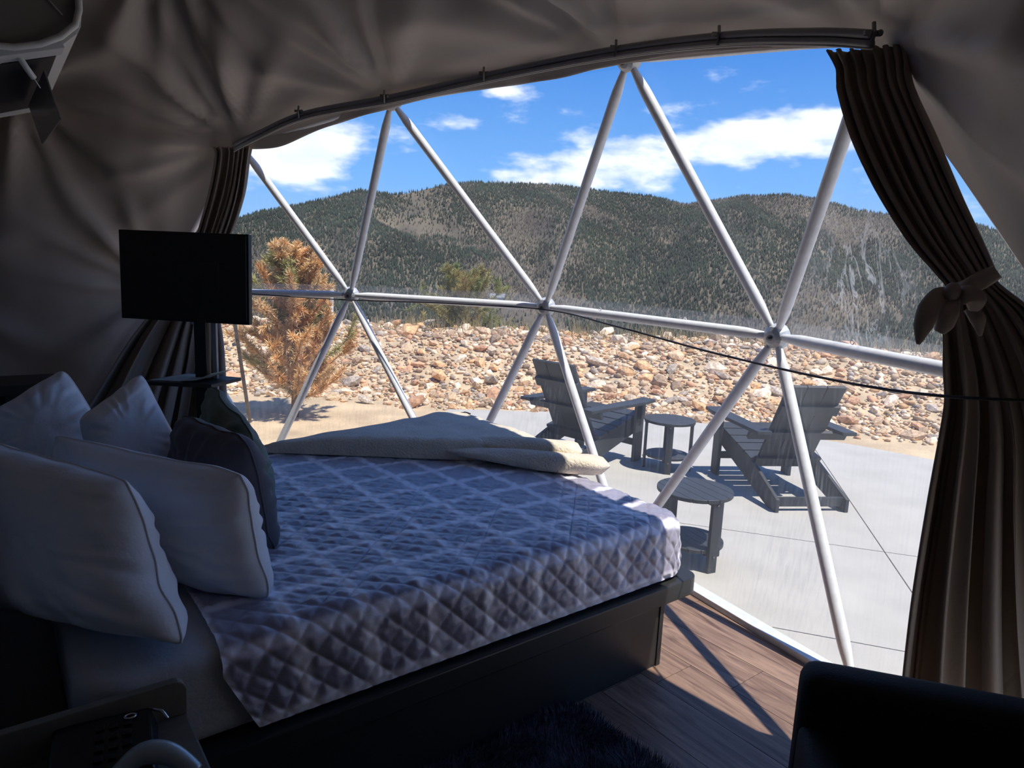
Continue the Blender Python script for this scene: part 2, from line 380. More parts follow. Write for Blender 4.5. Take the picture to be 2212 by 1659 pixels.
def quilt_material():
    m = mat('blue_grey_quilt', (0.20, 0.215, 0.30), 0.36, sheen=0.8, spec=0.8)
    nt = m.node_tree; N = nt.nodes.new; L = nt.links.new; b = nt.nodes['Principled BSDF']
    uv = N('ShaderNodeUVMap'); uv.uv_map = 'cloth'
    sp = N('ShaderNodeSeparateXYZ'); L(uv.outputs[0], sp.inputs[0])
    nz = N('ShaderNodeTexNoise'); nz.inputs['Scale'].default_value = 9; nz.inputs['Detail'].default_value = 3; L(uv.outputs[0], nz.inputs['Vector'])
    def band(sock):
        a = N('ShaderNodeMath'); a.operation = 'MULTIPLY_ADD'; a.inputs[1].default_value = 0.03; L(nz.outputs['Fac'], a.inputs[0]); L(sock, a.inputs[2])
        w = N('ShaderNodeMath'); w.operation = 'PINGPONG'; w.inputs[1].default_value = 0.105; L(a.outputs[0], w.inputs[0])
        r = N('ShaderNodeMapRange'); r.interpolation_type = 'SMOOTHSTEP'; r.inputs['From Min'].default_value = 0.008; r.inputs['From Max'].default_value = 0.030; r.inputs['To Min'].default_value = 1; r.inputs['To Max'].default_value = 0
        L(w.outputs[0], r.inputs['Value']); return r.outputs[0]
    mxm = N('ShaderNodeMath'); mxm.operation = 'MAXIMUM'; L(band(sp.outputs[0]), mxm.inputs[0]); L(band(sp.outputs[1]), mxm.inputs[1])
    fc = N('ShaderNodeMath'); fc.operation = 'MULTIPLY'; fc.inputs[1].default_value = 1.0; L(mxm.outputs[0], fc.inputs[0])
    mx = N('ShaderNodeMix'); mx.data_type = 'RGBA'; mx.inputs[6].default_value = (0.35, 0.33, 0.42, 1); mx.inputs[7].default_value = (0.96, 0.92, 1.0, 1)
    L(fc.outputs[0], mx.inputs[0]); L(mx.outputs[2], b.inputs['Base Color'])
    n2 = N('ShaderNodeTexNoise'); n2.inputs['Scale'].default_value = 34; n2.inputs['Detail'].default_value = 4; L(uv.outputs[0], n2.inputs['Vector'])
    bp = N('ShaderNodeBump'); bp.inputs['Strength'].default_value = 0.25; bp.inputs['Distance'].default_value = 0.008; L(n2.outputs['Fac'], bp.inputs['Height']); L(bp.outputs[0], b.inputs['Normal'])
    return m
M['quilt'] = quilt_material()

def plank_material():
    m = mat('brown_plank', (0.16, 0.10, 0.072), 0.42, spec=0.45)
    nt = m.node_tree; N = nt.nodes.new; L = nt.links.new; b = nt.nodes['Principled BSDF']
    tc = N('ShaderNodeTexCoord'); mp = N('ShaderNodeMapping'); mp.inputs['Rotation'].default_value = (0, 0, -TH); L(tc.outputs['Object'], mp.inputs[0])
    oi = N('ShaderNodeObjectInfo'); of = N('ShaderNodeVectorMath'); of.operation = 'ADD'
    cx = N('ShaderNodeCombineXYZ'); k = N('ShaderNodeMath'); k.operation = 'MULTIPLY'; k.inputs[1].default_value = 37; L(oi.outputs['Random'], k.inputs[0]); L(k.outputs[0], cx.inputs[0]); L(k.outputs[0], cx.inputs[1])
    L(mp.outputs[0], of.inputs[0]); L(cx.outputs[0], of.inputs[1])
    m2 = N('ShaderNodeMapping'); m2.inputs['Scale'].default_value = (22, 2.2, 1); L(of.outputs[0], m2.inputs[0])
    nz = N('ShaderNodeTexNoise'); nz.inputs['Scale'].default_value = 1; nz.inputs['Detail'].default_value = 8; nz.inputs['Roughness'].default_value = 0.62; nz.inputs['Distortion'].default_value = 1.2; L(m2.outputs[0], nz.inputs['Vector'])
    cr = N('ShaderNodeValToRGB'); L(nz.outputs['Fac'], cr.inputs[0])
    cr.color_ramp.elements[0].position = 0.32; cr.color_ramp.elements[0].color = (0.13, 0.078, 0.052, 1)
    cr.color_ramp.elements[1].position = 0.70; cr.color_ramp.elements[1].color = (0.40, 0.26, 0.18, 1)
    e = cr.color_ramp.elements.new(0.5); e.color = (0.26, 0.165, 0.115, 1)
    hv = N('ShaderNodeHueSaturation'); mr = N('ShaderNodeMapRange'); mr.inputs['To Min'].default_value = 0.8; mr.inputs['To Max'].default_value = 1.2; L(oi.outputs['Random'], mr.inputs['Value']); L(mr.outputs[0], hv.inputs['Value'])
    L(cr.outputs[0], hv.inputs['Color']); L(hv.outputs[0], b.inputs['Base Color'])
    bp = N('ShaderNodeBump'); bp.inputs['Strength'].default_value = 0.15; bp.inputs['Distance'].default_value = 0.005; L(nz.outputs['Fac'], bp.inputs['Height']); L(bp.outputs[0], b.inputs['Normal'])
    return m
M['plank'] = plank_material()

# ------------------------------------------------------------------ the dome: nodes of a three-frequency geodesic
DS = 3.8032; DC = np.array([-2.1667, 1.5148, 0.0]); PH = 0.2575
def geo_rows(V=3, last=5):
    z = 1 / math.sqrt(5); r = 2 / math.sqrt(5)
    T = np.array([0, 0, 1.0])
    u = [np.array([r * math.cos(2 * math.pi * k / 5), r * math.sin(2 * math.pi * k / 5), z]) for k in range(5)]
    l = [np.array([r * math.cos(2 * math.pi * (k + .5) / 5), r * math.sin(2 * math.pi * (k + .5) / 5), -z]) for k in range(5)]
    out = []
    for j in range(last + 1):
        pts = []
        if j == 0: pts = [T]
        elif j <= V:
            for k in range(5):
                A = T + (u[k] - T) * j / V; B = T + (u[(k + 1) % 5] - T) * j / V
                pts += [A + (B - A) * i / j for i in range(j)]
        else:
            t = j - V
            for k in range(5):
                A = u[k] + (l[k] - u[k]) * t / V; B = u[(k + 1) % 5] + (l[k] - u[(k + 1) % 5]) * t / V
                pts += [A + (B - A) * i / (V - t) for i in range(V - t)]
                C = u[(k + 1) % 5] + (l[(k + 1) % 5] - u[(k + 1) % 5]) * t / V
                pts += [B + (C - B) * i / t for i in range(t)]
        pts = np.array(pts); pts /= np.linalg.norm(pts, axis=1)[:, None]
        a = np.arctan2(pts[:, 1], pts[:, 0]) % (2 * math.pi)
        out.append(pts[np.argsort(a)])
    return out
ROWS = geo_rows(); ZB = ROWS[5][:, 2].mean()
DC[2] = -DS * ZB
NODE = {}; UNIT = {}
cph, sph = math.cos(PH), math.sin(PH)
for j, rw in enumerate(ROWS):
    for k, v in enumerate(rw):
        n = np.array([cph * v[0] - sph * v[1], sph * v[0] + cph * v[1], v[2]])
        UNIT[(j, k)] = n; P = DC + DS * n
        if j == 5: P[2] = 0.0
        NODE[(j, k)] = P
# the nodes of the clear window bay, surveyed
for key, P in {(5, 2): (-1.883, 5.156, 0), (5, 1): (-.384, 4.614, 0), (5, 0): (.704, 3.777, 0), (5, 14): (1.422, 2.496, 0),
               (4, 2): (-1.24, 5.139, 1.361), (4, 1): (.193, 4.406, 1.373), (4, 0): (1.228, 3.194, 1.345),
               (3, 3): (-1.956, 4.911, 2.373), (3, 2): (-.825, 4.449, 2.598), (3, 1): (.488, 3.481, 2.618), (3, 0): (1.143, 2.386, 2.402)}.items():
    NODE[key] = np.array(P)
def hull_faces():
    bm = bmesh.new(); keys = list(UNIT); vs = [bm.verts.new(UNIT[k]) for k in keys]
    bm.verts.ensure_lookup_table(); bmesh.ops.convex_hull(bm, input=vs)
    idx = {v: k for v, k in zip(vs, keys)}
    bmesh.ops.triangulate(bm, faces=bm.faces)
    fs = []
    for f in bm.faces:
        ks = [idx[v] for v in f.verts]
        if all(k[0] == 5 for k in ks): continue
        fs.append(ks)
    bm.free(); return fs
FACES = hull_faces()
WIN_NODES = {(5, 2), (5, 1), (5, 0), (5, 14), (5, 13), (4, 3), (4, 2), (4, 1), (4, 0), (4, 14), (3, 3), (3, 2), (3, 1), (3, 0)}
WINDOW = [f for f in FACES if all(k in WIN_NODES for k in f)]
LINER = [f for f in FACES if f not in WINDOW]

# ------------------------------------------------------------------ liner: fabric hung from the nodes, pulled into folds
def build_liner():
    n = 34
    tri = [(i, j) for i in range(n + 1) for j in range(n + 1 - i)]
    loc = {ij: q for q, ij in enumerate(tri)}
    tf = []
    for i in range(n):
        for j in range(n - i):
            tf.append((loc[(i, j)], loc[(i + 1, j)], loc[(i, j + 1)]))
            if i + j < n - 1: tf.append((loc[(i + 1, j)], loc[(i + 1, j + 1)], loc[(i, j + 1)]))
    tf = np.array(tf); B = np.array([(n - i - j, i, j) for i, j in tri]) / n
    VV, FF = [], []; off = 0
    for f in LINER:
        A = np.array([NODE[k] for k in f]); nrm = np.cross(A[1] - A[0], A[2] - A[0])
        if np.dot(nrm, A.mean(0) - DC) > 0: A = A[[0, 2, 1]]
        VV.append(B @ A); FF.append(tf + off); off += len(B)
    V = np.concatenate(VV); F = np.concatenate(FF)
    key = np.round(V * 2000).astype(np.int64); _, first, inv = np.unique(key, axis=0, return_index=True, return_inverse=True)
    V = V[first]; F = inv.reshape(-1)[F]
    D = V - DC; R = np.linalg.norm(D, axis=1)[:, None]; Nn = D / R
    sphere = DC + Nn * DS
    keep = np.clip(V[:, 2:3] / 0.5, 0, 1)
    P = V + (sphere - V) * 0.45 * keep
    # nearest node distance -> sag; folds fan out of each node
    nodes = np.array([NODE[k] for k in NODE]); keys = list(NODE)
    inward = np.zeros(len(V)); rs = np.random.default_rng(5)
    dmin = np.full(len(V), 9.0)
    for k, q in zip(keys, nodes):
        if k[0] == 5: continue
        dv = V - q; d = np.linalg.norm(dv, axis=1); dmin = np.minimum(dmin, d)
        nn = (q - DC) / np.linalg.norm(q - DC); a = np.cross(nn, [0, 0, 1.0]); a = a / (np.linalg.norm(a) + 1e-9)
        if np.linalg.norm(np.cross(nn, [0, 0, 1.0])) < 1e-3: a = np.array([1.0, 0, 0])
        b = np.cross(nn, a); t = np.arctan2(dv @ b, dv @ a)
        ph = rs.uniform(0, 6.28, 4); m = rs.integers(5, 8)
        env = np.clip(d / 0.22, 0, 1) * np.exp(-(d / 0.80) ** 2)
        g = 0.55 * (0.5 + 0.5 * np.cos(m * t + ph[0] + 0.5 * np.sin(2 * t + ph[1]) + 0.6 * d)) ** 3 + 0.45 * (0.5 + 0.5 * np.cos((m * 2 + 1) * t + ph[2] + 0.8 * np.sin(t + ph[3]))) ** 2
        amp = 0.165 if k[0] <= 3 else 0.10
        inward += env * amp * g
    s = np.clip(dmin / 0.75, 0, 1); inward += 0.10 * (s * s * (3 - 2 * s)) + 0.012 * fbm(V, 1.3, 3)
    de = np.full(len(V), 9.0)
    for a, b in (((4, 3), (3, 3)), ((3, 3), (3, 2)), ((3, 2), (3, 1)), ((3, 1), (3, 0)), ((3, 0), (4, 14))):
        A, Bq = NODE[a], NODE[b]; ab = Bq - A; t = np.clip(((V - A) @ ab) / (ab @ ab), 0, 1); de = np.minimum(de, np.linalg.norm(V - A - t[:, None] * ab, axis=1))
    edge = np.clip((de - .02) / 0.42, 0, 1); edge = edge * edge * (3 - 2 * edge)
    low = np.clip(V[:, 2] / 0.4, 0, 1)
    P = P - Nn * (0.055 + inward * low * edge)[:, None]
    P[:, 2] = np.maximum(P[:, 2], 0.004)
    me = fast_mesh('ceiling', P, F)
    o = link_mesh('ceiling', me, M['liner'])
    tag(o, 'taupe fabric liner of the dome hanging in folds', kind='structure')
    # weatherproof outer skin
    W2 = []; F2 = []
    for f in LINER:
        A = [DC + (NODE[k] - DC) * 1.02 for k in f]; c = len(W2); W2 += A; F2.append((c, c + 1, c + 2))
    me = fast_mesh('wall_outer', np.array(W2), np.array(F2), smooth=False)
    o = link_mesh('wall_outer', me, mat('outer_cover', (0.55, 0.52, 0.47), 0.6)); tag(o, 'beige weatherproof outer skin of the dome', kind='structure')
build_liner()

# ------------------------------------------------------------------ window bay: struts, hubs, clear vinyl
win = empty('window_1', (0.4, 4.0, 0)); tag(win, 'wide clear vinyl window bay with white dome struts', kind='structure')
def wchild(o): o.parent = win; o.matrix_parent_inverse = Matrix.Translation(win.location).inverted(); return o
edges = set()
for f in WINDOW:
    for a, b in ((0, 1), (1, 2), (2, 0)): edges.add(tuple(sorted((f[a], f[b]))))
BASE_EDGE = [e for e in edges if e[0][0] == 5 and e[1][0] == 5]
for a, b in sorted(edges):
    if (a[0] == 5 and b[0] == 5) or {a, b} in ({(4, 14), (5, 14)}, {(4, 14), (5, 13)}): continue
    A = Vector(NODE[a]); B = Vector(NODE[b]); d = (B - A); L_ = d.length; d.normalize()
    mb = MB(); r = 0.027
    if a[0] == 3 and b[0] == 3: r = 0.022
    # round tube whose ends are pressed flat towards the hubs
    mb.tube([A + d * 0.045, A + d * 0.075, A + d * 0.16, A + d * 0.20, B - d * 0.20, B - d * 0.16, B - d * 0.075, B - d * 0.045], [0.014, 0.018, r * .96, r, r, r * .96, 0.018, 0.014], 14)
    o = mb.build('strut', M['strut'], smooth=True); wchild(o)
for k in sorted(WIN_NODES):
    if k[0] == 5 or k in ((4, 3), (4, 14)): continue
    q = Vector(NODE[k]); n = (Vector(DC) - q).normalized(); rot = n.to_track_quat('Z', 'X').to_matrix()
    mb = MB(); vs = []
    for zz, rr in ((-0.03, 0.060), (0.0, 0.062), (0.028, 0.052), (0.040, 0.030)):
        for j in range(18): vs.append(q + rot @ Vector((rr * math.cos(j * math.pi / 9), rr * math.sin(j * math.pi / 9), zz)))
    fs = [(i * 18 + j, i * 18 + (j + 1) % 18, (i + 1) * 18 + (j + 1) % 18, (i + 1) * 18 + j) for i in range(3) for j in range(18)] + [tuple(reversed(range(18))), tuple(54 + j for j in range(18))]
    mb.add(vs, fs); h = mb.build('hub', M['hub'], smooth=False, bevel=0.003); wchild(h)
    mb = MB(); p0 = q + n * 0.036
    mb.tube([p0, p0 + n * 0.012], 0.013, 6); mb.tube([p0 + n * 0.012, p0 + n * 0.022], 0.006, 8)
    bo = mb.build('bolt', M['bolt'], h)
for f in WINDOW:
    c = sum((Vector(NODE[k]) for k in f), Vector()) / 3; out = (c - Vector(DC)).normalized()
    A = [Vector(NODE[k]) + (Vector(NODE[k]) - Vector(DC)).normalized() * 0.05 for k in f]
    low = sum(1 for k in f if k[0] == 5) > 0
    mb = MB(); mb.add(A, [(0, 1, 2)]); wchild(mb.build('vinyl_pane', M['film_low'] if low else (M['film_glints'] if set(f) == {(4, 0), (4, 14), (3, 0)} else M['film']), fix=False))
# doubled seam strip of the vinyl just above the ring struts
ring = [(4, 3), (4, 2), (4, 1), (4, 0), (4, 14)]
for a, b in zip(ring[:-1], ring[1:]):
    A = Vector(NODE[a]); B = Vector(NODE[b]); u = (B - A).normalized(); na = (A - Vector(DC)).normalized() * 0.058; nb = (B - Vector(DC)).normalized() * 0.058
    mb = MB(); up = Vector((0, 0, 0.062))
    mb.add([A + na + u * 0.05, B + nb - u * 0.05, B + nb - u * 0.05 + up, A + na + u * 0.05 + up], [(0, 1, 2, 3)])
    wchild(mb.build('seam_strip', M['film_seam'], fix=False))
for q in ((0.4907, 3.971, 1.396), (0.9045, 3.634, 1.379), (1.301, 2.62, 1.382)):
    q = Vector(q); n = (q - Vector(DC)).normalized(); rot = n.to_track_quat('Z', 'X').to_matrix()
    mb = MB(); mb.tube([q + rot @ Vector((.009 * math.cos(t), .009 * math.sin(t), 0)) for t in np.linspace(0, 2 * math.pi, 17)], .002, 5, cap=False); wchild(mb.build('grommet', M['strut'], smooth=True))
# base sill along the window: white threshold with a tan seal outside
k = 0
for a, b in BASE_EDGE:
    A = Vector(NODE[a]); B = Vector(NODE[b]); k += 1
    d = (B - A).normalized(); outn = Vector((d.y, -d.x, 0)); c = (A + B) / 2
    if outn.dot(c - Vector((DC[0], DC[1], 0))) < 0: outn = -outn
    mb = MB(); mb.board(A - d * .02 + outn * 0.015 + Vector((0, 0, .012)), B + d * .02 + outn * 0.015 + Vector((0, 0, .012)), 0.075, 0.035, side=outn)
    o = mb.build('trim_%d' % k, M['trim'], bevel=0.004); tag(o, 'white sill strip along the foot of the window', kind='structure')
    mb = MB(); mb.board(A + outn * 0.075 + Vector((0, 0, -.03)), B + outn * 0.075 + Vector((0, 0, -.03)), 0.05, 0.06, side=outn)
    mb.build('outer_seal', M['trim_tan'], o)

# ------------------------------------------------------------------ valance and curtain rail along the top of the window
def smooth_path(P, n):
    P = np.asarray(P, float); m = len(P); out = []
    for i in range(m - 1):
        p0, p1, p2, p3 = P[max(i - 1, 0)], P[i], P[i + 1], P[min(i + 2, m - 1)]
        for t in np.linspace(0, 1, n, endpoint=False):
            out.append(0.5 * ((2 * p1) + (-p0 + p2) * t + (2 * p0 - 5 * p1 + 4 * p2 - p3) * t * t + (-p0 + 3 * p1 - 3 * p2 + p3) * t ** 3))
    out.append(P[-1]); return np.array(out)
RAILP = smooth_path([(-1.901, 4.673, 2.316), (-1.729, 4.667, 2.404), (-1.374, 4.502, 2.505), (-0.7805, 4.206, 2.557), (-0.1086, 3.737, 2.599), (0.3989, 3.257, 2.581), (0.7411, 2.777, 2.499), (0.9406, 2.395, 2.396), (1.029, 2.18, 2.324)], 10)
rail = empty('curtain_rail', tuple(RAILP[len(RAILP) // 2])); tag(rail, 'dark grey double curtain rail curving along the top of the window', 'curtain rail')
def under(o, e): o.parent = e; o.matrix_parent_inverse = e.matrix_world.inverted() if False else Matrix.Translation(e.location).inverted(); return o
mb = MB(); mb.tube([Vector(q) + Vector((0, 0, .012)) for q in RAILP], 0.014, 8); under(mb.build('rail_tube', M['rail'], smooth=True), rail)
mb = MB(); mb.tube([Vector(q) + Vector((0, 0, -.014)) for q in RAILP], 0.012, 8); under(mb.build('rail_tube', M['rail'], smooth=True), rail)
mb = MB(); mb.tube([Vector(q) + Vector((0, -.005, -.030)) for q in RAILP], 0.003, 6); under(mb.build('pull_wire', mat('pale_wire', (0.6, 0.6, 0.6), .4), smooth=True), rail)
for q in ((-1.418, 4.505, 2.526), (-0.8218, 4.209, 2.571), (-0.2205, 3.81, 2.614), (0.3953, 3.239, 2.595), (0.7263, 2.78, 2.516), (1.028, 2.183, 2.341)):
    mb = MB(); q = Vector(q); mb.tube([q + Vector((0, 0, -.04)), q + Vector((0, -.01, 0)), q + Vector((0, 0, .03))], 0.006, 6); mb.box(q + Vector((0, 0, .0)), (.05, .012, .014)); mb.ball(q + Vector((.02, -.005, .0)), .010, 8, 6)
    under(mb.build('rail_hook', M['bolt'], smooth=False), rail)
lo = smooth_path([(-1.929, 4.859, 2.334), (-1.647, 4.779, 2.345), (-1.3, 4.656, 2.458), (-0.8571, 4.394, 2.531), (-0.4892, 4.148, 2.571), (-0.1362, 3.925, 2.575), (0.1517, 3.638, 2.555), (0.36, 3.436, 2.561), (0.6185, 3.107, 2.529), (0.8259, 2.813, 2.474), (1.032, 2.496, 2.394), (1.119, 2.347, 2.352)], 12)
hi = smooth_path([(-1.977, 4.821, 2.35), (-1.633, 4.742, 2.487), (-1.285, 4.603, 2.564), (-0.8506, 4.356, 2.603), (-0.4869, 4.115, 2.62), (-0.1375, 3.875, 2.638), (0.146, 3.611, 2.632), (0.3544, 3.428, 2.63), (0.6096, 3.084, 2.575), (0.8171, 2.801, 2.523), (1.012, 2.461, 2.429), (1.104, 2.311, 2.382)], 12)
rows = []
for t in np.linspace(0, 1, 9):
    w = lo * t + hi * (1 - t); wob = vnoise(np.stack([np.arange(len(w)) * 0.22, np.full(len(w), t * 2.0)], 1), 1.0, 4)
    w = w + np.array([0, 1, 0]) * (0.012 * wob * t)[:, None]; rows.append(w)
o = grid_mesh('valance', np.array(rows), M['liner']); md = o.modifiers.new('thick', 'SOLIDIFY'); md.thickness = 0.006
tag(o, 'taupe fabric valance edging the top of the window', 'valance')

# ------------------------------------------------------------------ floor: planks clipped to the dome's foot
def clip_half(poly, p, n):
    out = []
    for i in range(len(poly)):
        a = np.array(poly[i]); b = np.array(poly[(i + 1) % len(poly)]); da = (a - p) @ n; db = (b - p) @ n
        if da >= 0: out.append(a)
        if (da >= 0) != (db >= 0): out.append(a + (b - a) * da / (da - db))
    return out
def clip_poly(poly, conv):
    c = np.mean(conv, axis=0)
    for i in range(len(conv)):
        a = np.array(conv[i]); b = np.array(conv[(i + 1) % len(conv)]); n = np.array([-(b - a)[1], (b - a)[0]])
        if (c - a) @ n < 0: n = -n
        poly = clip_half(poly, a, n)
        if len(poly) < 3: return []
    return poly
FOOT = [NODE[(5, k)][:2] for k in range(15)]
floor_mb = MB(); floor_mb.prism([DC[:2] + (q - DC[:2]) * 1.0 for q in FOOT], -0.12, -0.012)
fl = floor_mb.build('floor', mat('dark_joint', (0.02, 0.015, 0.012), 0.8)); tag(fl, 'brown wood-look plank floor inside the dome', kind='structure')
rs = random.Random(3); l0 = 2.462 - 0.2215 * 30
i = 0
L2, W2_ = DL[:2], DW[:2]
while l0 + i * 0.2215 < 4.2:
    la = l0 + i * 0.2215 + 0.0012; lb = la + 0.2215 - 0.0024; i += 1
    ws = -6.6 + rs.uniform(0, 1.1)
    cuts = {2.462: None}
    off = {round(2.2405, 2): -1.385, round(2.019, 2): -1.58, round(1.7975, 2): -1.66}.get(round(la - 0.0012, 2))
    if off is not None: ws = off - 1.22 * 5
    while ws < 3.4:
        wa, wb_ = ws + 0.0012, ws + 1.22 - 0.0012; ws += 1.22
        poly = [L2 * la + W2_ * wa, L2 * lb + W2_ * wa, L2 * lb + W2_ * wb_, L2 * la + W2_ * wb_]
        poly = clip_poly(poly, FOOT)
        if len(poly) < 3: continue
        mb = MB(); mb.prism(poly, -0.012, 0.0); mb.build('floor_plank', M['plank'], fl)

# partition behind the bed head, carrying the air conditioner
mb = MB(); mb.board(bw(-0.22, -1.0, 1.3), bw(-0.22, -4.75, 1.3), 2.6, 0.08, side=(0, 0, 1)); o = mb.build('wall_head', M['partition']); tag(o, 'taupe partition wall behind the head of the bed', kind='structure')

# ------------------------------------------------------------------ outdoors: patio slabs, dirt, stone bank
PZL = -0.08
outline = [(-0.75, 8.0), (-0.1, 8.05), (0.6, 8.12), (1.4, 8.05), (2.2, 7.85), (3.0, 7.5), (3.7, 7.05), (4.3, 6.5), (5.0, 5.5), (5.4, 4.2), (5.4, 1.0), (4.6, -1.5), (1.9, -1.0), (1.62, 0.9), (1.55, 2.6), (0.82, 3.9), (-0.3, 4.78), (-0.9, 5.1)]
patio = empty('floor_patio', (2.0, 5.0, PZL)); tag(patio, 'pale brushed concrete patio curving round the dome', kind='structure')
def side(poly, a, b, s, gap=0.004):
    a = np.array(a); b = np.array(b); n = np.array([-(b - a)[1], (b - a)[0]]); n = n / np.hypot(*n) * s
    return clip_half(poly, a + n * gap, n)
J1 = ((3.134, 6.806), (2.33, 3.752)); J2 = ((0.778, 4.631), (2.659, 4.078)); J3 = ((1.345, 3.116), (1.844, 2.961))
for s1 in (1, -1):
    for s2, s3 in ((1, 0), (-1, 1), (-1, -1)):
        poly = side([np.array(q) for q in outline], *J1, s1); poly = side(poly, *J2, s2) if len(poly) > 2 else poly
        if s3 and len(poly) > 2: poly = side(poly, *J3, s3)
        if len(poly) < 3: continue
        # concave towards the dome: triangulated by the mesh builder
        mb = MB(); mb.prism(poly, PZL - 0.10, PZL)
        o = mb.build('patio_slab', M['patio']); o.parent = patio; o.matrix_parent_inverse = Matrix.Translation(patio.location).inverted()

AZT = np.radians([-180, -60, -35, -21, -4.2, 15.3, 29.4, 45, 60, 180]); RBT = np.array([11, 11, 10.6, 9.5, 8.5, 8.75, 9.05, 9.5, 10.2, 11])
def r_base(az): return np.interp(az, AZT, RBT)
RIDGE_AZ = np.radians([-53.82, -36.8, -22.42, -20.43, -17.71, -12.77, -10.23, -9.13, -6.55, -3.95, 0.19, 2.82, 5.84, 10.29, 13.22, 14.97, 17.37, 20.71, 22.68, 25.58, 28.62, 32.84, 35.86, 51.5])
RIDGE_EL = np.array([0.5, 0.82, 2.67, 3.49, 4.13, 5.69, 5.49, 5.7, 6.42, 6.8, 6.88, 6.91, 6.58, 6.24, 5.7, 5.98, 6.35, 6.48, 6.21, 5.39, 4.91, 4.44, 3.39, 0.9])
def ground_z(x, y):
    r = np.hypot(x, y); az = np.arctan2(x, y); t = r - r_base(az)
    P = np.stack([x, y], -1)
    z = np.full_like(r, -0.105) + 0.012 * fbm(P, 1.2, 9)
    up = np.clip(t / 3.3, 0, 1); up = up * up * (3 - 2 * up)
    z = z + up * (0.53 + 0.07 * vnoise(P, 0.5, 2))
    tb = np.clip(t - 4.3, 0, None)
    fall = np.where(tb < 20, -0.40 * tb ** 1.0 * np.clip(tb / 2.0, 0, 1), -8.0 - 0.155 * (tb - 20))
    zz = z + fall
    # the valley and the ridge beyond it
    el = np.interp(az, RIDGE_AZ, RIDGE_EL); RR = 1750 + 160 * np.sin(az * 5 + 0.6)
    u = np.clip((r - 860) / (RR - 860), 0, 1); zr = 1.6 + np.tan(np.radians(el)) * RR
    prof = u ** 1.12
    spur = 42 * np.sin(u * math.pi) * (fbm(np.stack([az * 9 + 0.8 * u, u * 1.4], -1), 1.0, 21) - 0.1) * 1.0
    vf = -92 + 10 * vnoise(P, 0.004, 5)
    far = vf + (zr - vf) * prof + spur
    far = np.where(r > RR, zr - (r - RR) * 0.3, far)
    zz = np.maximum(zz, vf) if False else np.where(zz > vf, zz, vf)
    return np.where(r > 860, far, zz)
def build_ground():
    rr = np.concatenate([np.linspace(1.0, 7.5, 14), np.linspace(7.7, 16, 64), np.geomspace(16.5, 860, 60), np.linspace(872, 2150, 130)])
    aa = np.radians(np.concatenate([np.linspace(-180, -58, 26), np.linspace(-55, 55, 260), np.linspace(58, 180, 26)]))
    R, A = np.meshgrid(rr, aa, indexing='ij'); X = R * np.sin(A); Y = R * np.cos(A); Z = ground_z(X, Y)
    near = R < 12
    inside = np.hypot(X - DC[0], Y - DC[1]) < 4.1
    Z = np.where(inside, -0.30, Z)
    P = np.stack([X, Y, Z], -1)
    k = int(np.searchsorted(rr, 16.2))
    o = grid_mesh('ground', P[:k + 1], M['dirt']); tag(o, 'tan dirt ground and bank outside the dome', kind='structure')
    o = grid_mesh('hillside', P[k:], M['hill']); tag(o, 'dry mountainside rising across the valley', kind='structure')
M['hill'] = mat('dry_mountainside', (0.085, 0.072, 0.052), 0.95, col2=(0.165, 0.135, 0.088), vscale=0.012, detail=12)
build_ground()

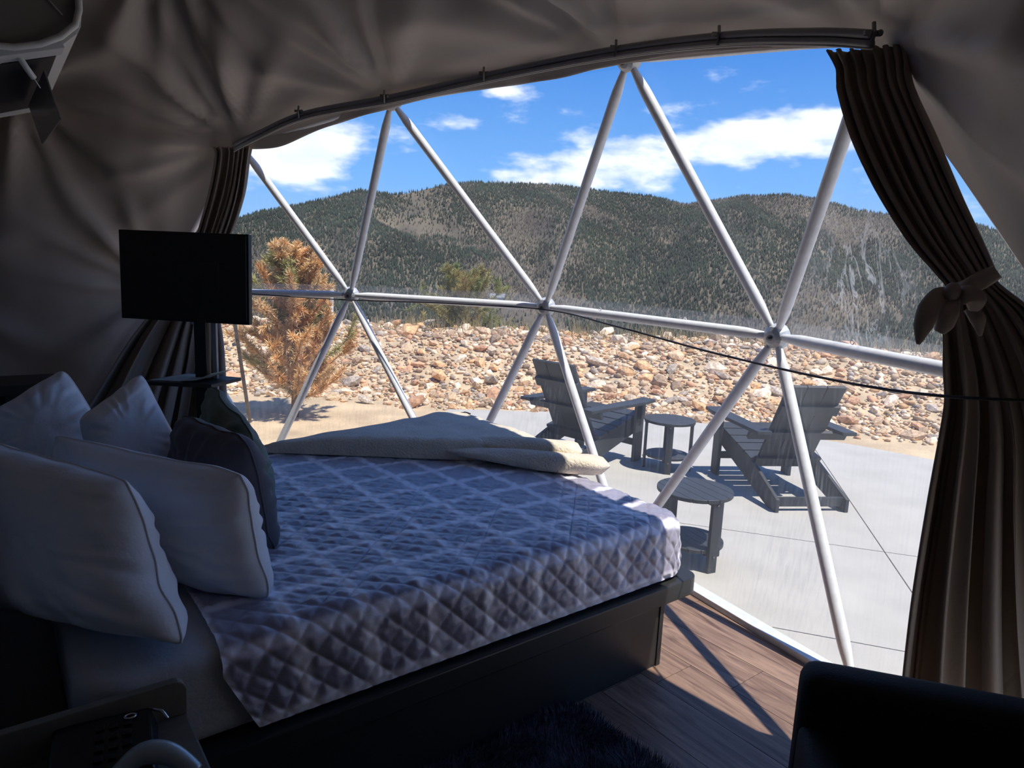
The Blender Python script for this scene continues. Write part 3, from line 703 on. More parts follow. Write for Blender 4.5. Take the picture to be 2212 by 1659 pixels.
# patch mask of the woods: meadows stay open
def open_mask(x, y):
    r = np.hypot(x, y); az = np.arctan2(x, y)
    m = fbm(np.stack([x, y], -1), 0.0042, 31, 4)
    u = (r - 860) / 900
    return m + np.where((az > 0.02) & (az < 0.52) & (u < 0.10), 1.2, 0) + 0.55 * np.exp(-((az + 0.08) / 0.07) ** 2 - ((u - 0.62) / 0.13) ** 2) + 0.5 * np.exp(-((az + 0.20) / 0.05) ** 2 - ((u - 0.5) / 0.1) ** 2) - np.where((az > .26) & (u > .35), .6, 0)
def build_forest():
    rs = np.random.default_rng(4); n = 150000
    az = rs.uniform(math.radians(-34), math.radians(46), n); r = np.sqrt(rs.uniform(800 ** 2, 1940 ** 2, n))
    x = r * np.sin(az); y = r * np.cos(az); k = open_mask(x, y) < 0.92 + rs.normal(0, 0.32, n)
    # denser on the crest and in gullies
    x, y, r, az = x[k], y[k], r[k], az[k]; z = ground_z(x, y); n = len(x)
    kind = fbm(np.stack([x, y], -1), 0.006, 77, 3) + rs.normal(0, 0.35, n)
    grey = kind > 0.16
    h = rs.uniform(4.5, 9.5, n) * np.where(grey, 0.8, 1.0); w = h * rs.uniform(0.13, 0.21, n) * np.where(grey, 0.55, 1)
    ang = np.arange(5) * 2 * math.pi / 5
    V = np.zeros((n, 11, 3)); rot = rs.uniform(0, 6.28, n)
    for j in range(5):
        c, s = np.cos(ang[j] + rot), np.sin(ang[j] + rot)
        V[:, j] = np.stack([x + w * c, y + w * s, z + h * 0.06], 1); V[:, 5 + j] = np.stack([x + w * .62 * c, y + w * .62 * s, z + h * 0.5], 1)
    V[:, 10] = np.stack([x, y, z + h], 1)
    F = []
    for j in range(5):
        a, b = j, (j + 1) % 5; F += [(a, b, 5 + b), (a, 5 + b, 5 + a), (5 + a, 5 + b, 10)]
    F = np.array(F); FF = (F[None] + (np.arange(n) * 11)[:, None, None]).reshape(-1, 3)
    me = fast_mesh('conifer_forest', V.reshape(-1, 3), FF, smooth=False)
    colr = np.where(grey[:, None], np.array([0.112, 0.094, 0.074]), np.array([0.030, 0.042, 0.026])) * rs.uniform(0.65, 1.4, (n, 1)) * (1 + .35 * fbm(np.stack([x, y], -1), 0.011, 55, 3))[:, None]
    at = me.color_attributes.new('tint', 'FLOAT_COLOR', 'POINT'); c4 = np.ones((n, 11, 4), np.float32); c4[:, :, :3] = colr[:, None]; at.data.foreach_set('color', c4.reshape(-1))
    o = link_mesh('conifer_forest', me, mat('conifer', (1, 1, 1), 0.9, attr='tint')); tag(o, 'dark conifer forest covering the mountainside across the valley', 'forest', kind='stuff')
build_forest()

# ------------------------------------------------------------------ stone bank
def stone_mesh(seed, pal):
    rs = np.random.default_rng(seed); bm = bmesh.new(); bmesh.ops.create_icosphere(bm, subdivisions=1, radius=1.0)
    for v in bm.verts:
        d = np.array(v.co); v.co = Vector(d * (1 + rs.uniform(-0.28, 0.22)))
    for _ in range(6):   # hewn flat faces
        n = Vector(rs.normal(size=3)).normalized(); c = rs.uniform(0.50, 0.75)
        for v in bm.verts:
            e = v.co.dot(n) - c
            if e > 0: v.co -= n * e
    for v in bm.verts: v.co.z *= 0.62; v.co.x *= rs.uniform(1.1, 1.1); v.co.y *= 0.85
    me = bpy.data.meshes.new('stone'); bm.to_mesh(me); bm.free()
    at = me.color_attributes.new('tint', 'FLOAT_COLOR', 'POINT'); at.data.foreach_set('color', list((*pal, 1.0)) * len(me.vertices)); me.materials.append(M['rock'])
    return me
PAL = [(1.55, 1.45, 1.3), (1.25, 1.05, 0.85), (1.45, 1.05, 0.68), (0.9, 0.9, 0.92), (1.1, 0.75, 0.55), (1.8, 1.75, 1.6), (1.35, 1.15, 0.9), (0.75, 0.62, 0.5)]
STONES = [stone_mesh(100 + i, PAL[i % len(PAL)]) for i in range(16)]
def build_bank():
    bank = empty('stone_bank', (0.5, 10.0, 0.0)); tag(bank, 'long low bank of broken tan quarry stones beyond the patio', kind='structure')
    rs = np.random.default_rng(12); pts = []; tries = 0
    cell = {}
    while len(pts) < 2300 and tries < 60000:
        tries += 1
        az = rs.uniform(math.radians(-24), math.radians(39)); t = rs.uniform(-0.15, 4.6) if rs.random() < .97 else rs.uniform(-.5, 0)
        s = float(np.clip(rs.lognormal(-2.62, 0.50), 0.03, 0.24)); r = float(r_base(np.array([az]))[0]) + t; x, y = r * math.sin(az), r * math.cos(az)
        gx, gy = int(x // .5), int(y // .5); ok = True
        for a in (-1, 0, 1):
            for b in (-1, 0, 1):
                for (qx, qy, qs) in cell.get((gx + a, gy + b), ()):
                    if (qx - x) ** 2 + (qy - y) ** 2 < (0.68 * (qs + s)) ** 2: ok = False
        if not ok: continue
        cell.setdefault((gx, gy), []).append((x, y, s)); pts.append((x, y, s, az, t))
    P = np.array(pts); Z = ground_z(P[:, 0], P[:, 1])
    order = np.argsort(-P[:, 2] / np.hypot(P[:, 0], P[:, 1]))
    V0 = [np.array([v.co for v in m.vertices]) for m in STONES]; F0 = [np.array([p.vertices for p in m.polygons]) for m in STONES]
    VV, FF, CC = [], [], []; off = 0
    for rank, i in enumerate(order):
        x, y, s, az, t = P[i]; k = int(rs.integers(0, 16)); e = (rs.uniform(-.5, .5), rs.uniform(-.5, .5), rs.uniform(0, 6.28)); z = Z[i] + s * 0.22
        sc = (s * rs.uniform(.9, 1.25), s * rs.uniform(.8, 1.1), s * rs.uniform(.8, 1.15))
        if rank < 295:
            o = bpy.data.objects.new('stone', STONES[k]); COL.objects.link(o); o.location = (x - 0.5, y - 10.0, z); o.rotation_euler = e; o.scale = sc; o.parent = bank
        else:
            Mx = np.array(Matrix.LocRotScale(Vector((x, y, z)), __import__('mathutils').Euler(e), Vector(sc)))
            v = V0[k] @ Mx[:3, :3].T + Mx[:3, 3]; VV.append(v); FF.append(F0[k] + off); off += len(v)
            CC.append(np.tile(np.array([*(np.array(PAL[k % len(PAL)]) * rs.uniform(.75, 1.2)), 1.0]), (len(v), 1)))
    # fist-sized rubble between the big stones
    n = 9000; az = rs.uniform(math.radians(-24), math.radians(39), n); t = rs.uniform(-0.25, 4.5, n) ; t = np.where(rs.random(n) < 0.1, t * 0.25 - 0.5, t)
    r = r_base(az) + t; x = r * np.sin(az); y = r * np.cos(az); z = ground_z(x, y); s = rs.uniform(0.014, 0.045, n)
    for i in range(n):
        k = int(rs.integers(0, 16)); a = rs.uniform(0, 6.28); c, sn = math.cos(a), math.sin(a)
        v = V0[k] * s[i]; v = np.stack([v[:, 0] * c - v[:, 1] * sn + x[i], v[:, 0] * sn + v[:, 1] * c + y[i], v[:, 2] + z[i] + s[i] * .3], 1)
        VV.append(v); FF.append(F0[k] + off); off += len(v); CC.append(np.tile(np.array([*(np.array(PAL[k % len(PAL)]) * rs.uniform(.7, 1.15)), 1.0]), (len(v), 1)))
    me = fast_mesh('rubble', np.concatenate(VV) - np.array([0.5, 10.0, 0]), np.concatenate(FF), smooth=False)
    at = me.color_attributes.new('tint', 'FLOAT_COLOR', 'POINT'); at.data.foreach_set('color', np.concatenate(CC).astype(np.float32).reshape(-1))
    o = link_mesh('rubble', me, M['rock'], bank); o['kind'] = 'stuff'
build_bank()

def build_weeds():
    rs = np.random.default_rng(8); VV, FF = [], []; off = 0
    for _ in range(260):
        az = rs.uniform(math.radians(-12), math.radians(36)); t = rs.uniform(3.4, 5.2); r = float(r_base(np.array([az]))[0]) + t; x, y = r * math.sin(az), r * math.cos(az); z = float(ground_z(np.array([x]), np.array([y]))[0])
        for _b in range(9):
            h = rs.uniform(.10, .34); dx, dy = rs.normal(0, .07, 2); bx, by = x + rs.normal(0, .05), y + rs.normal(0, .05); a = rs.uniform(0, 3.14); w = .006
            VV += [(bx - w * math.cos(a), by - w * math.sin(a), z), (bx + w * math.cos(a), by + w * math.sin(a), z), (bx + dx, by + dy, z + h)]; FF.append((off, off + 1, off + 2)); off += 3
    me = fast_mesh('dry_grass', np.array(VV), np.array(FF), smooth=False)
    o = link_mesh('dry_grass', me, M['weed']); tag(o, 'sparse dry grass along the crest of the stone bank', 'grass', kind='stuff')
build_weeds()

# ------------------------------------------------------------------ conifers near the dome
def spike_tree(name, base, H, width, nbr, palette, label, cat, seed, needles_per=95, nl=0.075, bare=0.10, shape=1.0):
    rs = np.random.default_rng(seed); root = empty(name, base); tag(root, label, cat)
    mb = MB(); mb.tube([(0, 0, -0.05), (0.02, 0, H * .3), (0.0, .02, H * .65), (0.01, 0, H * .97)], [0.055 * H / 2, 0.042 * H / 2, 0.022 * H / 2, 0.006], 9); mb.build('trunk', M['bark'], root, smooth=True)
    br = MB(); VV, FF, CC = [], [], []; off = 0
    for b in range(nbr):
        f = bare + (1 - bare) * (b + rs.uniform(0, 1)) / nbr; z0 = H * f * 0.97; a = b * 2.4 + rs.uniform(-.4, .4)
        prof = (1 - f) ** 0.62 * (0.55 + 0.45 * min(1, f / 0.2)) * shape
        Lb = max(0.12, width * 0.5 * (prof + 0.16) * rs.uniform(.72, 1.15)); rise = 0.35 + 0.9 * f + rs.uniform(-.1, .2)
        pts = []
        for t in np.linspace(0, 1, 6): pts.append(np.array([math.cos(a) * Lb * t, math.sin(a) * Lb * t, z0 + Lb * rise * t * (0.55 + 0.6 * t)]))
        br.tube(pts, [0.011 * (1 - .8 * t) * (H / 2) + .002 for t in np.linspace(0, 1, 6)], 5)
        twigs = [(pts, 1.0)]
        for q in range(4):
            t = rs.uniform(.3, .9); i = int(t * 5); p0 = pts[i] + (pts[min(i + 1, 5)] - pts[i]) * (t * 5 - i); d = pts[5] - pts[0]; d = d / np.linalg.norm(d); dd = d + rs.normal(0, .55, 3) + np.array([0, 0, .35]); dd /= np.linalg.norm(dd)
            l2 = Lb * rs.uniform(.25, .5); twigs.append(([p0 + dd * l2 * s for s in np.linspace(0, 1, 4)], .6))
        col = np.array(palette[int(rs.integers(0, len(palette)))]) * rs.uniform(.8, 1.2)
        for tp, wgt in twigs:
            n = int(needles_per * wgt); tp = np.array(tp); m = len(tp) - 1
            t = rs.uniform(.12, 1.0, n) * m; i = np.minimum(t.astype(int), m - 1); p = tp[i] + (tp[i + 1] - tp[i]) * (t - i)[:, None]; ax = tp[i + 1] - tp[i]; ax /= np.linalg.norm(ax, axis=1)[:, None]
            d = ax * 0.75 + rs.normal(0, .55, (n, 3)); d /= np.linalg.norm(d, axis=1)[:, None]
            s = np.cross(d, rs.normal(0, 1, (n, 3))); s /= np.linalg.norm(s, axis=1)[:, None]; w = 0.0042 * (H / 2) ** .5; ln = nl * rs.uniform(.6, 1.2, n)[:, None]
            v = np.stack([p - s * w, p + s * w, p + d * ln + s * w * .4, p + d * ln - s * w * .4], 1)
            VV.append(v.reshape(-1, 3)); FF.append((np.arange(n)[:, None] * 4 + np.arange(4)) + off); off += 4 * n
            c = np.ones((n * 4, 4)); c[:, :3] = np.repeat(col * rs.uniform(.75, 1.25, (n, 1)), 4, 0); CC.append(c)
    br.build('branches', M['bark'], root, smooth=True)
    me = fast_mesh('needles', np.concatenate(VV), np.concatenate(FF), smooth=False)
    at = me.color_attributes.new('tint', 'FLOAT_COLOR', 'POINT'); at.data.foreach_set('color', np.concatenate(CC).astype(np.float32).reshape(-1))
    o = link_mesh('needles', me, M['needle'], root); o['kind'] = 'stuff'
    return root
spike_tree('pine_tree', (-2.40, 7.40, -0.10), 1.72, 1.20, 66, [(.82, .53, .25), (.80, .47, .20), (.86, .62, .33), (.80, .54, .26), (.72, .52, .26), (.46, .43, .17)], 'dying young pine with rust-orange needles beyond the window', 'tree', 3, needles_per=300)
spike_tree('pine_tree', (-0.9633, 13.45, -0.4223), 1.72, 1.95, 40, [(.28, .30, .09), (.36, .33, .12), (.42, .34, .12), (.20, .24, .07)], 'small green pine standing behind the stone bank', 'tree', 9, needles_per=200, nl=0.11)

def stake(a, b, r, label, m, name='stake'):
    mb = MB(); a = Vector(a); b = Vector(b); d = b - a
    s = Vector((1, 0, 0)); mb.board(a, b, r * 2, r * .8, side=s); mb.board(a + Vector((0, r * .5, 0)), b + Vector((0, r * .5, 0)), r * .7, r * 1.2, side=s)
    for t in np.linspace(.12, .92, 9): mb.box(a + d * t + Vector((0, -r * .5, 0)), (r * .8, r * .5, .012))
    o = mb.build(name, m); tag(o, label, 'stake')
stake((-2.736, 6.979, -0.1), (-2.861, 6.943, 0.9772), 0.017, 'tall rusty steel stake leaning beside the orange pine', M['steel_stake'])
stake((-2.571, 9.341, 0.4668), (-2.554, 9.4, 0.8145), 0.018, 'short dark stake standing between the orange pine and the stones', M['steel_stake'])
stake((-3.753, 13.98, 0.3384), (-3.788, 14.12, 1.126), 0.03, 'slim white post rising behind the stone bank', mat('white_post', (.7, .7, .68), .6), 'post')

# distant house
hp = Vector((-10.85, 422.8, -16.63)); hs = empty('house', hp); tag(hs, 'tiny pale house with grey roof on the far slope', 'house')
mb = MB(); mb.box((0, 0, -1.5), (9, 7, 5)); mb.build('wall', M['house'], hs)
mb = MB(); mb.add([(-5, -4, 1), (5, -4, 1), (5, 4, 1), (-5, 4, 1), (-5, 0, 3.4), (5, 0, 3.4)], [(0, 1, 5, 4), (2, 3, 4, 5), (0, 4, 3), (1, 2, 5), (0, 3, 2, 1)]); mb.build('roof', M['house_roof'], hs)

# ------------------------------------------------------------------ patio chairs and tables
def make_patio_chair():
    root = empty('patio_chair', (0, 0, 0)); m = M['poly_wood']; bv = 0.004
    for s in (-1, 1):
        mb = MB(); mb.board((s * .33, .36, 0), (s * .33, .36, .545), .125, .028, side=(0, 1, 0)); mb.build('front_leg', m, root, bevel=bv)
        mb = MB(); x = s * .275
        vs = []
        for dx in (-.014, .014): vs += [(x + dx, .42, .40), (x + dx, .42, .27), (x + dx, -.50, .0), (x + dx, -.62, .0), (x + dx, -.62, .10), (x + dx, -.16, .29)]
        mb.add(vs, [(0, 1, 2, 3, 4, 5), (11, 10, 9, 8, 7, 6)] + [(i, 6 + i, 6 + (i + 1) % 6, (i + 1) % 6) for i in range(6)]); mb.build('side_rail', m, root, bevel=bv)
        mb = MB(); mb.prism([(s * .285, -.45), (s * .40, -.45), (s * .43, .30), (s * .41, .49), (s * .27, .49), (s * .285, .30)][::s], .545, .573); mb.build('armrest', m, root, bevel=bv)
        mb = MB(); mb.board((s * .35, .36, .40), (s * .35, .36, .545), .06, .05, side=(0, 1, 0)); mb.build('arm_bracket', m, root, bevel=bv)
    for i in range(5):
        t = i / 4; y = .40 - .53 * t; z = .405 - .115 * t; mb = MB(); mb.box((0, y, z + .012), (.60, .122, .026), Matrix.Rotation(math.atan2(.115, .53), 3, 'X')); mb.build('seat_slat', m, root, bevel=bv)
    mb = MB(); mb.box((0, .435, .345), (.60, .026, .12)); mb.build('front_apron', m, root, bevel=bv)
    b0 = Vector((0, -.13, .24)); b1 = Vector((0, -.50, .93))
    for i in range(3):
        x = (i - 1) * .155; mb = MB(); mb.board(b0 + Vector((x * .96, 0, 0)), b1 + Vector((x, 0, 0)), .149, .026, side=(1, 0, 0)); mb.build('back_plank', m, root, bevel=bv)
    d = (b1 - b0).normalized(); nrm = Vector((0, d.z, -d.y)) * -1
    for t, wd in ((.74, .47), (.42, .80), (.06, .52)):
        p0 = b0 + (b1 - b0) * t + nrm * .028; mb = MB(); mb.box(p0, (wd, .034, .085 if wd < .7 else .07), Matrix.Rotation(math.atan2(.37, .69), 3, 'X')); mb.build('back_batten', m, root, bevel=bv)
    mb = MB(); mb.box((0, -.57, .07), (.53, .028, .07)); mb.build('rear_stretcher', m, root, bevel=bv)
    mb = MB(); mb.box((0, .36, .17), (.63, .028, .06)); mb.build('front_stretcher', m, root, bevel=bv)
    return root
c1 = make_patio_chair(); c2 = copy_tree(c1)
c1.location = (0.68, 6.03, PZL); c1.rotation_euler.z = -math.radians(43.5)
tag(c1, 'charcoal slatted patio chair beyond the foot of the bed', 'chair', 'patio chairs')
c2.location = (2.18, 5.45, PZL); c2.rotation_euler.z = math.radians(7.5)
tag(c2, 'charcoal slatted patio chair nearer the tied curtain, back to the window', 'chair', 'patio chairs')

def make_side_table():
    root = empty('side_table', (0, 0, 0)); m = M['poly_wood']; R_ = 0.222
    # round top of slats, each cut to the circle
    ns = 6; circ = [(R_ * math.cos(t), R_ * math.sin(t)) for t in np.linspace(0, 2 * math.pi, 41)[:-1]]
    for (zz, RR, nm) in ((.425, 1.0, 'top_slat'), (.115, .86, 'shelf_slat')):
        for i in range(ns):
            x0 = -R_ + 2 * R_ * i / ns + .0015; x1 = x0 + 2 * R_ / ns - .003
            poly = clip_half([np.array(q) for q in circ], np.array([x0, 0]), np.array([1., 0])); poly = clip_half(poly, np.array([x1, 0]), np.array([-1., 0]))
            mb = MB(); mb.prism([(q[0] * RR, q[1] * RR) for q in poly], zz, zz + .022); mb.build(nm, m, root, bevel=.0015, bseg=1)
    for zz, RR in ((.402, .19), (.092, .165)):
        mb = MB(); mb.box((0, 0, zz + .0115), (.05, RR * 2, .023)); mb.box((0, 0, zz + .0110), (RR * 2, .05, .022)); mb.build('cross_brace', m, root)
    for i in range(4):
        a = i * math.pi / 2 + .0; mb = MB(); c = Vector((math.cos(a) * .196, math.sin(a) * .196, 0)); mb.board(c, c + Vector((0, 0, .425)), .058, .026, side=(-math.sin(a), math.cos(a), 0)); lg = mb.build('leg', m, root, bevel=.003)
        for zz in (.41, .10):
            mb = MB(); q = c * 1.075 + Vector((0, 0, zz)); mb.tube([q, q + c * .03], .006, 8); mb.build('bolt', M['bolt'], lg)
    return root
t1 = make_side_table(); t2 = copy_tree(t1)
t1.location = (1.115, 3.90, PZL); t1.rotation_euler.z = math.radians(24)
tag(t1, 'round charcoal slatted side table just outside the window by the bed corner', 'side table', 'patio side tables')
t2.location = (1.40, 5.86, PZL); t2.rotation_euler.z = math.radians(-100)
tag(t2, 'round charcoal side table standing between the two patio chairs', 'side table', 'patio side tables')

# ------------------------------------------------------------------ bed
HEAD, FOOT_L, NEAR, FAR = 0.10, 2.295, -1.70, -3.58
TOPZ = 0.615
bed = empty('platform_bed', bw(1.2, -2.63, 0), TH); tag(bed, 'low black platform bed with mattress and pale headboard', 'bed')
def bl(l, w, z):   # bed-local
    return (l - 1.2, -(w + 2.63), z)
def bedbox(name, l0, l1, w0, w1, z0, z1, m, bevel=.006, bseg=2):
    a = bl(l0, w0, z0); b = bl(l1, w1, z1); mb = MB(); mb.box([(p + q) / 2 for p, q in zip(a, b)], [abs(q - p) for p, q in zip(a, b)]); return mb.build(name, m, bed, bevel=bevel, bseg=bseg)
def rounded_rect(l0, l1, w0, w1, r):
    out = []
    for cl, cw, a0 in ((l1 - r, w1 - r, 0), (l0 + r, w1 - r, 90), (l0 + r, w0 + r, 180), (l1 - r, w0 + r, 270)):
        for k in range(7): a = math.radians(a0 + 15 * k); out.append((cl + r * math.cos(a), cw + r * math.sin(a)))
    return out
mb = MB(); mb.prism([bl(q[0], q[1], 0)[:2] for q in rounded_rect(-.11, 2.325, -3.63, -1.635, .06)], .285, .36); mb.build('platform', M['bedframe'], bed, bevel=.005)
bedbox('side_panel', .25, 2.11, -1.695, -1.665, 0.0, .285, M['bedframe'], .002)
bedbox('side_panel', .25, 2.11, -3.60, -3.57, 0.0, .285, M['bedframe'], .002)
bedbox('end_panel', 2.11, 2.135, -3.60, -1.66, 0.0, .285, M['bedframe'], .003)
bedbox('end_panel', .25, .275, -3.60, -1.66, 0.0, .285, M['bedframe'], .003)
bedbox('headboard', -.16, -.11, -3.66, -1.65, .10, .98, M['headboard'], .012)
mt = MB(); mt.prism([bl(q[0], q[1], 0)[:2] for q in rounded_rect(HEAD, FOOT_L, FAR, NEAR, .10)], .36, TOPZ - .012); mo = mt.build('mattress', M['sheet'], bed, bevel=.05, bseg=4, smooth=True)

def build_quilt():
    # cloth coordinates: a along the bed, b across; laid over a rounded box and hung down the sides
    l_in, Rc, re = FOOT_L + .015, .13, .075
    core = (-9.0, FOOT_L - Rc + .005, FAR + Rc - .005, NEAR - Rc + .015)  # l max, w min, w max
    ls = np.arange(0.415, FOOT_L + .50, .0062); ws = np.arange(FAR - .42, NEAR + .52, .0062)
    A, B = np.meshgrid(ls, ws, indexing='ij')
    cl = np.minimum(A, core[1]); cw = np.clip(B, core[2], core[3])
    dx, dy = A - cl, B - cw; D = np.hypot(dx, dy); nx = np.where(D > 1e-6, dx / np.maximum(D, 1e-6), 0); ny = np.where(D > 1e-6, dy / np.maximum(D, 1e-6), 0)
    # hem: tucked on the platform, hanging free over its edge near the head on the near side
    drop = np.full_like(A, .245); hang = np.clip((0.40 - A) / .16, 0, 1) * (B > -2.6); drop = drop + np.clip((hang - .6) / .4, 0, 1) * .30 * np.clip(.55 + (0.76 - A) / .5, 0, 1)
    flat = Rc - re; arc = re * math.pi / 2
    Dm = np.minimum(D, flat + arc + drop - re)
    s = np.clip(Dm - flat, 0, None); th = np.clip(s / re, 0, math.pi / 2); run = np.minimum(Dm, flat) + re * np.sin(th); down = re * (1 - np.cos(th)) + np.clip(s - arc, 0, None)
    below = np.clip(down - re, 0, None)
    out = 0.012 * np.clip(below / .15, 0, 1) + hang * (0.082 * np.clip(below / .16, 0, 1))
    L_ = cl + nx * (run + out); W_ = cw + ny * (run + out); Z_ = TOPZ - down
    L_ = L_ + (B > -2.6) * .10 * np.clip(below / .2, 0, 1) * np.exp(-(A - .415) / .22)
    # long soft sag and rumples
    Z_ = Z_ + 0.006 * fbm(np.stack([A, B], -1), 2.4, 12) * (down < .03)
    c = 0.088
    u = (A + B) / c; v = (A - B) / c
    fu = np.abs(np.sin(math.pi * u)); fv = np.abs(np.sin(math.pi * v))
    puff = np.minimum(fu, fv) ** 0.5 * (0.0058 + 0.0062 * np.clip(D / .22, 0, 1))
    rump = 0.0022 * vnoise(np.stack([A * 1.0, B * 1.0], -1), 26, 3) + 0.0018 * vnoise(np.stack([A, B], -1), 60, 8)
    h = puff + rump * (0.4 + fu * fv)
    edge = np.clip((Dm - (flat + arc + drop - re) + .03) / .03, 0, 1); h = h * (1 - .7 * edge)
    sn, cs = np.sin(th), np.cos(th)
    L_ = L_ + nx * sn * h; W_ = W_ + ny * sn * h; Z_ = Z_ + cs * h + .004
    wob = .012 * np.sin(A * 9 + 1.3) * np.clip(below / .2, 0, 1); W_ = W_ + ny * wob * hang
    P = np.stack([DL[0] * L_ + DW[0] * W_, DL[1] * L_ + DW[1] * W_, Z_], -1)
    o = grid_mesh('quilt', P, M['quilt'], uv=np.stack([A, B], -1)); tag(o, 'blue-grey diamond-stitched quilt spread over the bed', 'quilt')
build_quilt()

# ------------------------------------------------------------------ pillows: cases stuffed between four corners
def pillow(name, corners, T, m, label, cat='pillow', group=None, seam=True, seed=1, pinch=.07, wr=1.0):
    TL, TR, BR, BL = [np.array(q, float) for q in corners]; n = 61
    u = np.linspace(-1, 1, n); U, V = np.meshgrid(u, u, indexing='ij')   # U left->right, V bottom->top
    # sides bow inwards between the ears
    Ue = U * (1 - pinch * (1 - V ** 2) * np.abs(U) ** 3); Ve = V * (1 - pinch * (1 - U ** 2) * np.abs(V) ** 3)
    cr = 1 - .085 * (np.abs(U * V)) ** 5
    wo = .018 * np.maximum(np.abs(U), np.abs(V)) ** 6
    Ue = Ue * cr + wo * vnoise(np.stack([U * 2.1, V * 2.9], -1), 1.3, seed + 40) * np.sign(U); Ve = Ve * cr + wo * vnoise(np.stack([V * 2.1 + 9, U * 3.3], -1), 1.3, seed + 50) * np.sign(V)
    a = (Ue + 1) / 2; b = (Ve + 1) / 2
    P = (BL * ((1 - a) * (1 - b))[..., None] + BR * (a * (1 - b))[..., None] + TR * (a * b)[..., None] + TL * ((1 - a) * b)[..., None])
    ex = ((TR + BR) - (TL + BL)) / 2; ey = ((TL + TR) - (BL + BR)) / 2; nn = np.cross(ex, ey); nn /= np.linalg.norm(nn)
    P = P + nn * (.012 * np.maximum(np.abs(U), np.abs(V)) ** 4 * vnoise(np.stack([U * 2.6, V * 2.6], -1), 1.2, seed + 60))[..., None]
    pr = np.clip((1 - np.abs(U) ** 4) * (1 - np.abs(V) ** 4), 0, 1) ** 0.50 * (.72 + .28 * np.clip((1 - U ** 2) * (1 - V ** 2), 0, 1) ** .5)
    uv = np.stack([U * np.linalg.norm(ex) / .5, V * np.linalg.norm(ey) / .5], -1)
    edgeW = np.clip(np.maximum(np.abs(U), np.abs(V)) - .35, 0, 1) * (1 - np.maximum(np.abs(U), np.abs(V)) ** 8)
    ang = np.arctan2(V, U)
    def wrk(sd): return wr * (.030 * edgeW * vnoise(np.stack([ang * 5, np.hypot(U, V) * .9], -1), 1.6, sd) + .010 * fbm(uv, 1.7, sd + 3, 3) * pr + .016 * edgeW * vnoise(np.stack([U * 2.2 + V, V * 9 - U], -1), 1.0, sd + 9))
    # stuffing sinks a little towards the bottom
    sag = pr * (1 + .18 * (-V))
    front = P + nn * (T * .5 * sag + wrk(seed))[..., None]; back = P - nn * (T * .5 * sag + wrk(seed + 20))[..., None]
    bd = (np.abs(U) == 1) | (np.abs(V) == 1)
    front[bd] = P[bd]; back[bd] = P[bd]
    idx = np.arange(n * n).reshape(n, n); bi = np.where(bd, idx, idx + n * n)
    q1 = np.stack([idx[:-1, :-1], idx[1:, :-1], idx[1:, 1:], idx[:-1, 1:]], -1).reshape(-1, 4)
    q2 = np.stack([bi[:-1, :-1], bi[:-1, 1:], bi[1:, 1:], bi[1:, :-1]], -1).reshape(-1, 4)
    me = fast_mesh(name, np.concatenate([front.reshape(-1, 3), back.reshape(-1, 3)]), np.concatenate([q1, q2]))
    root = link_mesh(name, me, m); tag(root, label, cat, group)
    if seam:
        ring_ = [P[i, 0] for i in range(n)] + [P[n - 1, j] for j in range(1, n)] + [P[i, n - 1] for i in range(n - 2, -1, -1)] + [P[0, j] for j in range(n - 2, 0, -1)]
        mb = MB(); pts = ring_[::2]; mb.tube(pts + [pts[0]], .0032, 5, cap=False); mb.build('seam', m, root, smooth=True)
    return root
WG = 'white pillows heaped at the bed head'
pillow('pillow', ((-1.758, 2.038, 1.056), (-0.9844, 1.727, 1.018), (-0.7584, 1.542, 0.6371), (-1.517, 1.809, 0.5961)), .26, M['pillow'], 'large white pillow nearest the bedside table', group=WG, seed=2)
pillow('pillow', ((-1.646, 2.348, 0.9685), (-0.7489, 1.896, 0.9925), (-0.6437, 1.833, 0.6163), (-1.442, 2.219, 0.5605)), .24, M['pillow'], 'long white pillow second from the bedside table, its end on the quilt', group=WG, seed=5)
pillow('pillow', ((-1.694, 2.588, 0.9519), (-1.548, 2.799, 1.119), (-1.333, 2.756, 0.742), (-1.57, 2.531, 0.6092)), .24, M['pillow'], 'white pillow with one corner up between the long white pillow and the grey cushion', group=WG, seed=9, pinch=.05)
pillow('pillow', ((-2.222, 2.696, 0.8659), (-1.989, 2.978, 1.099), (-1.689, 2.908, 0.6818), (-1.992, 2.649, 0.5867)), .24, M['pillow'], 'white pillow with a high peak in front of the dark side table', group=WG, seed=13, pinch=.05)
pillow('cushion', ((-1.273, 2.557, 1.009), (-0.884, 2.232, 1.003), (-0.7717, 2.186, 0.606), (-1.252, 2.524, 0.5694)), .22, M['pillow_dark'], 'charcoal velvet cushion leaning behind the long white pillow', 'cushion', seed=17, pinch=.04)
pillow('cushion', ((-1.298, 2.873, 1.079), (-0.99, 2.546, 0.9383), (-0.9076, 2.524, 0.5664), (-1.258, 2.785, 0.5521)), .18, M['pillow_green'], 'dark green cushion peeping up behind the charcoal one', 'cushion', seed=23, pinch=.04)

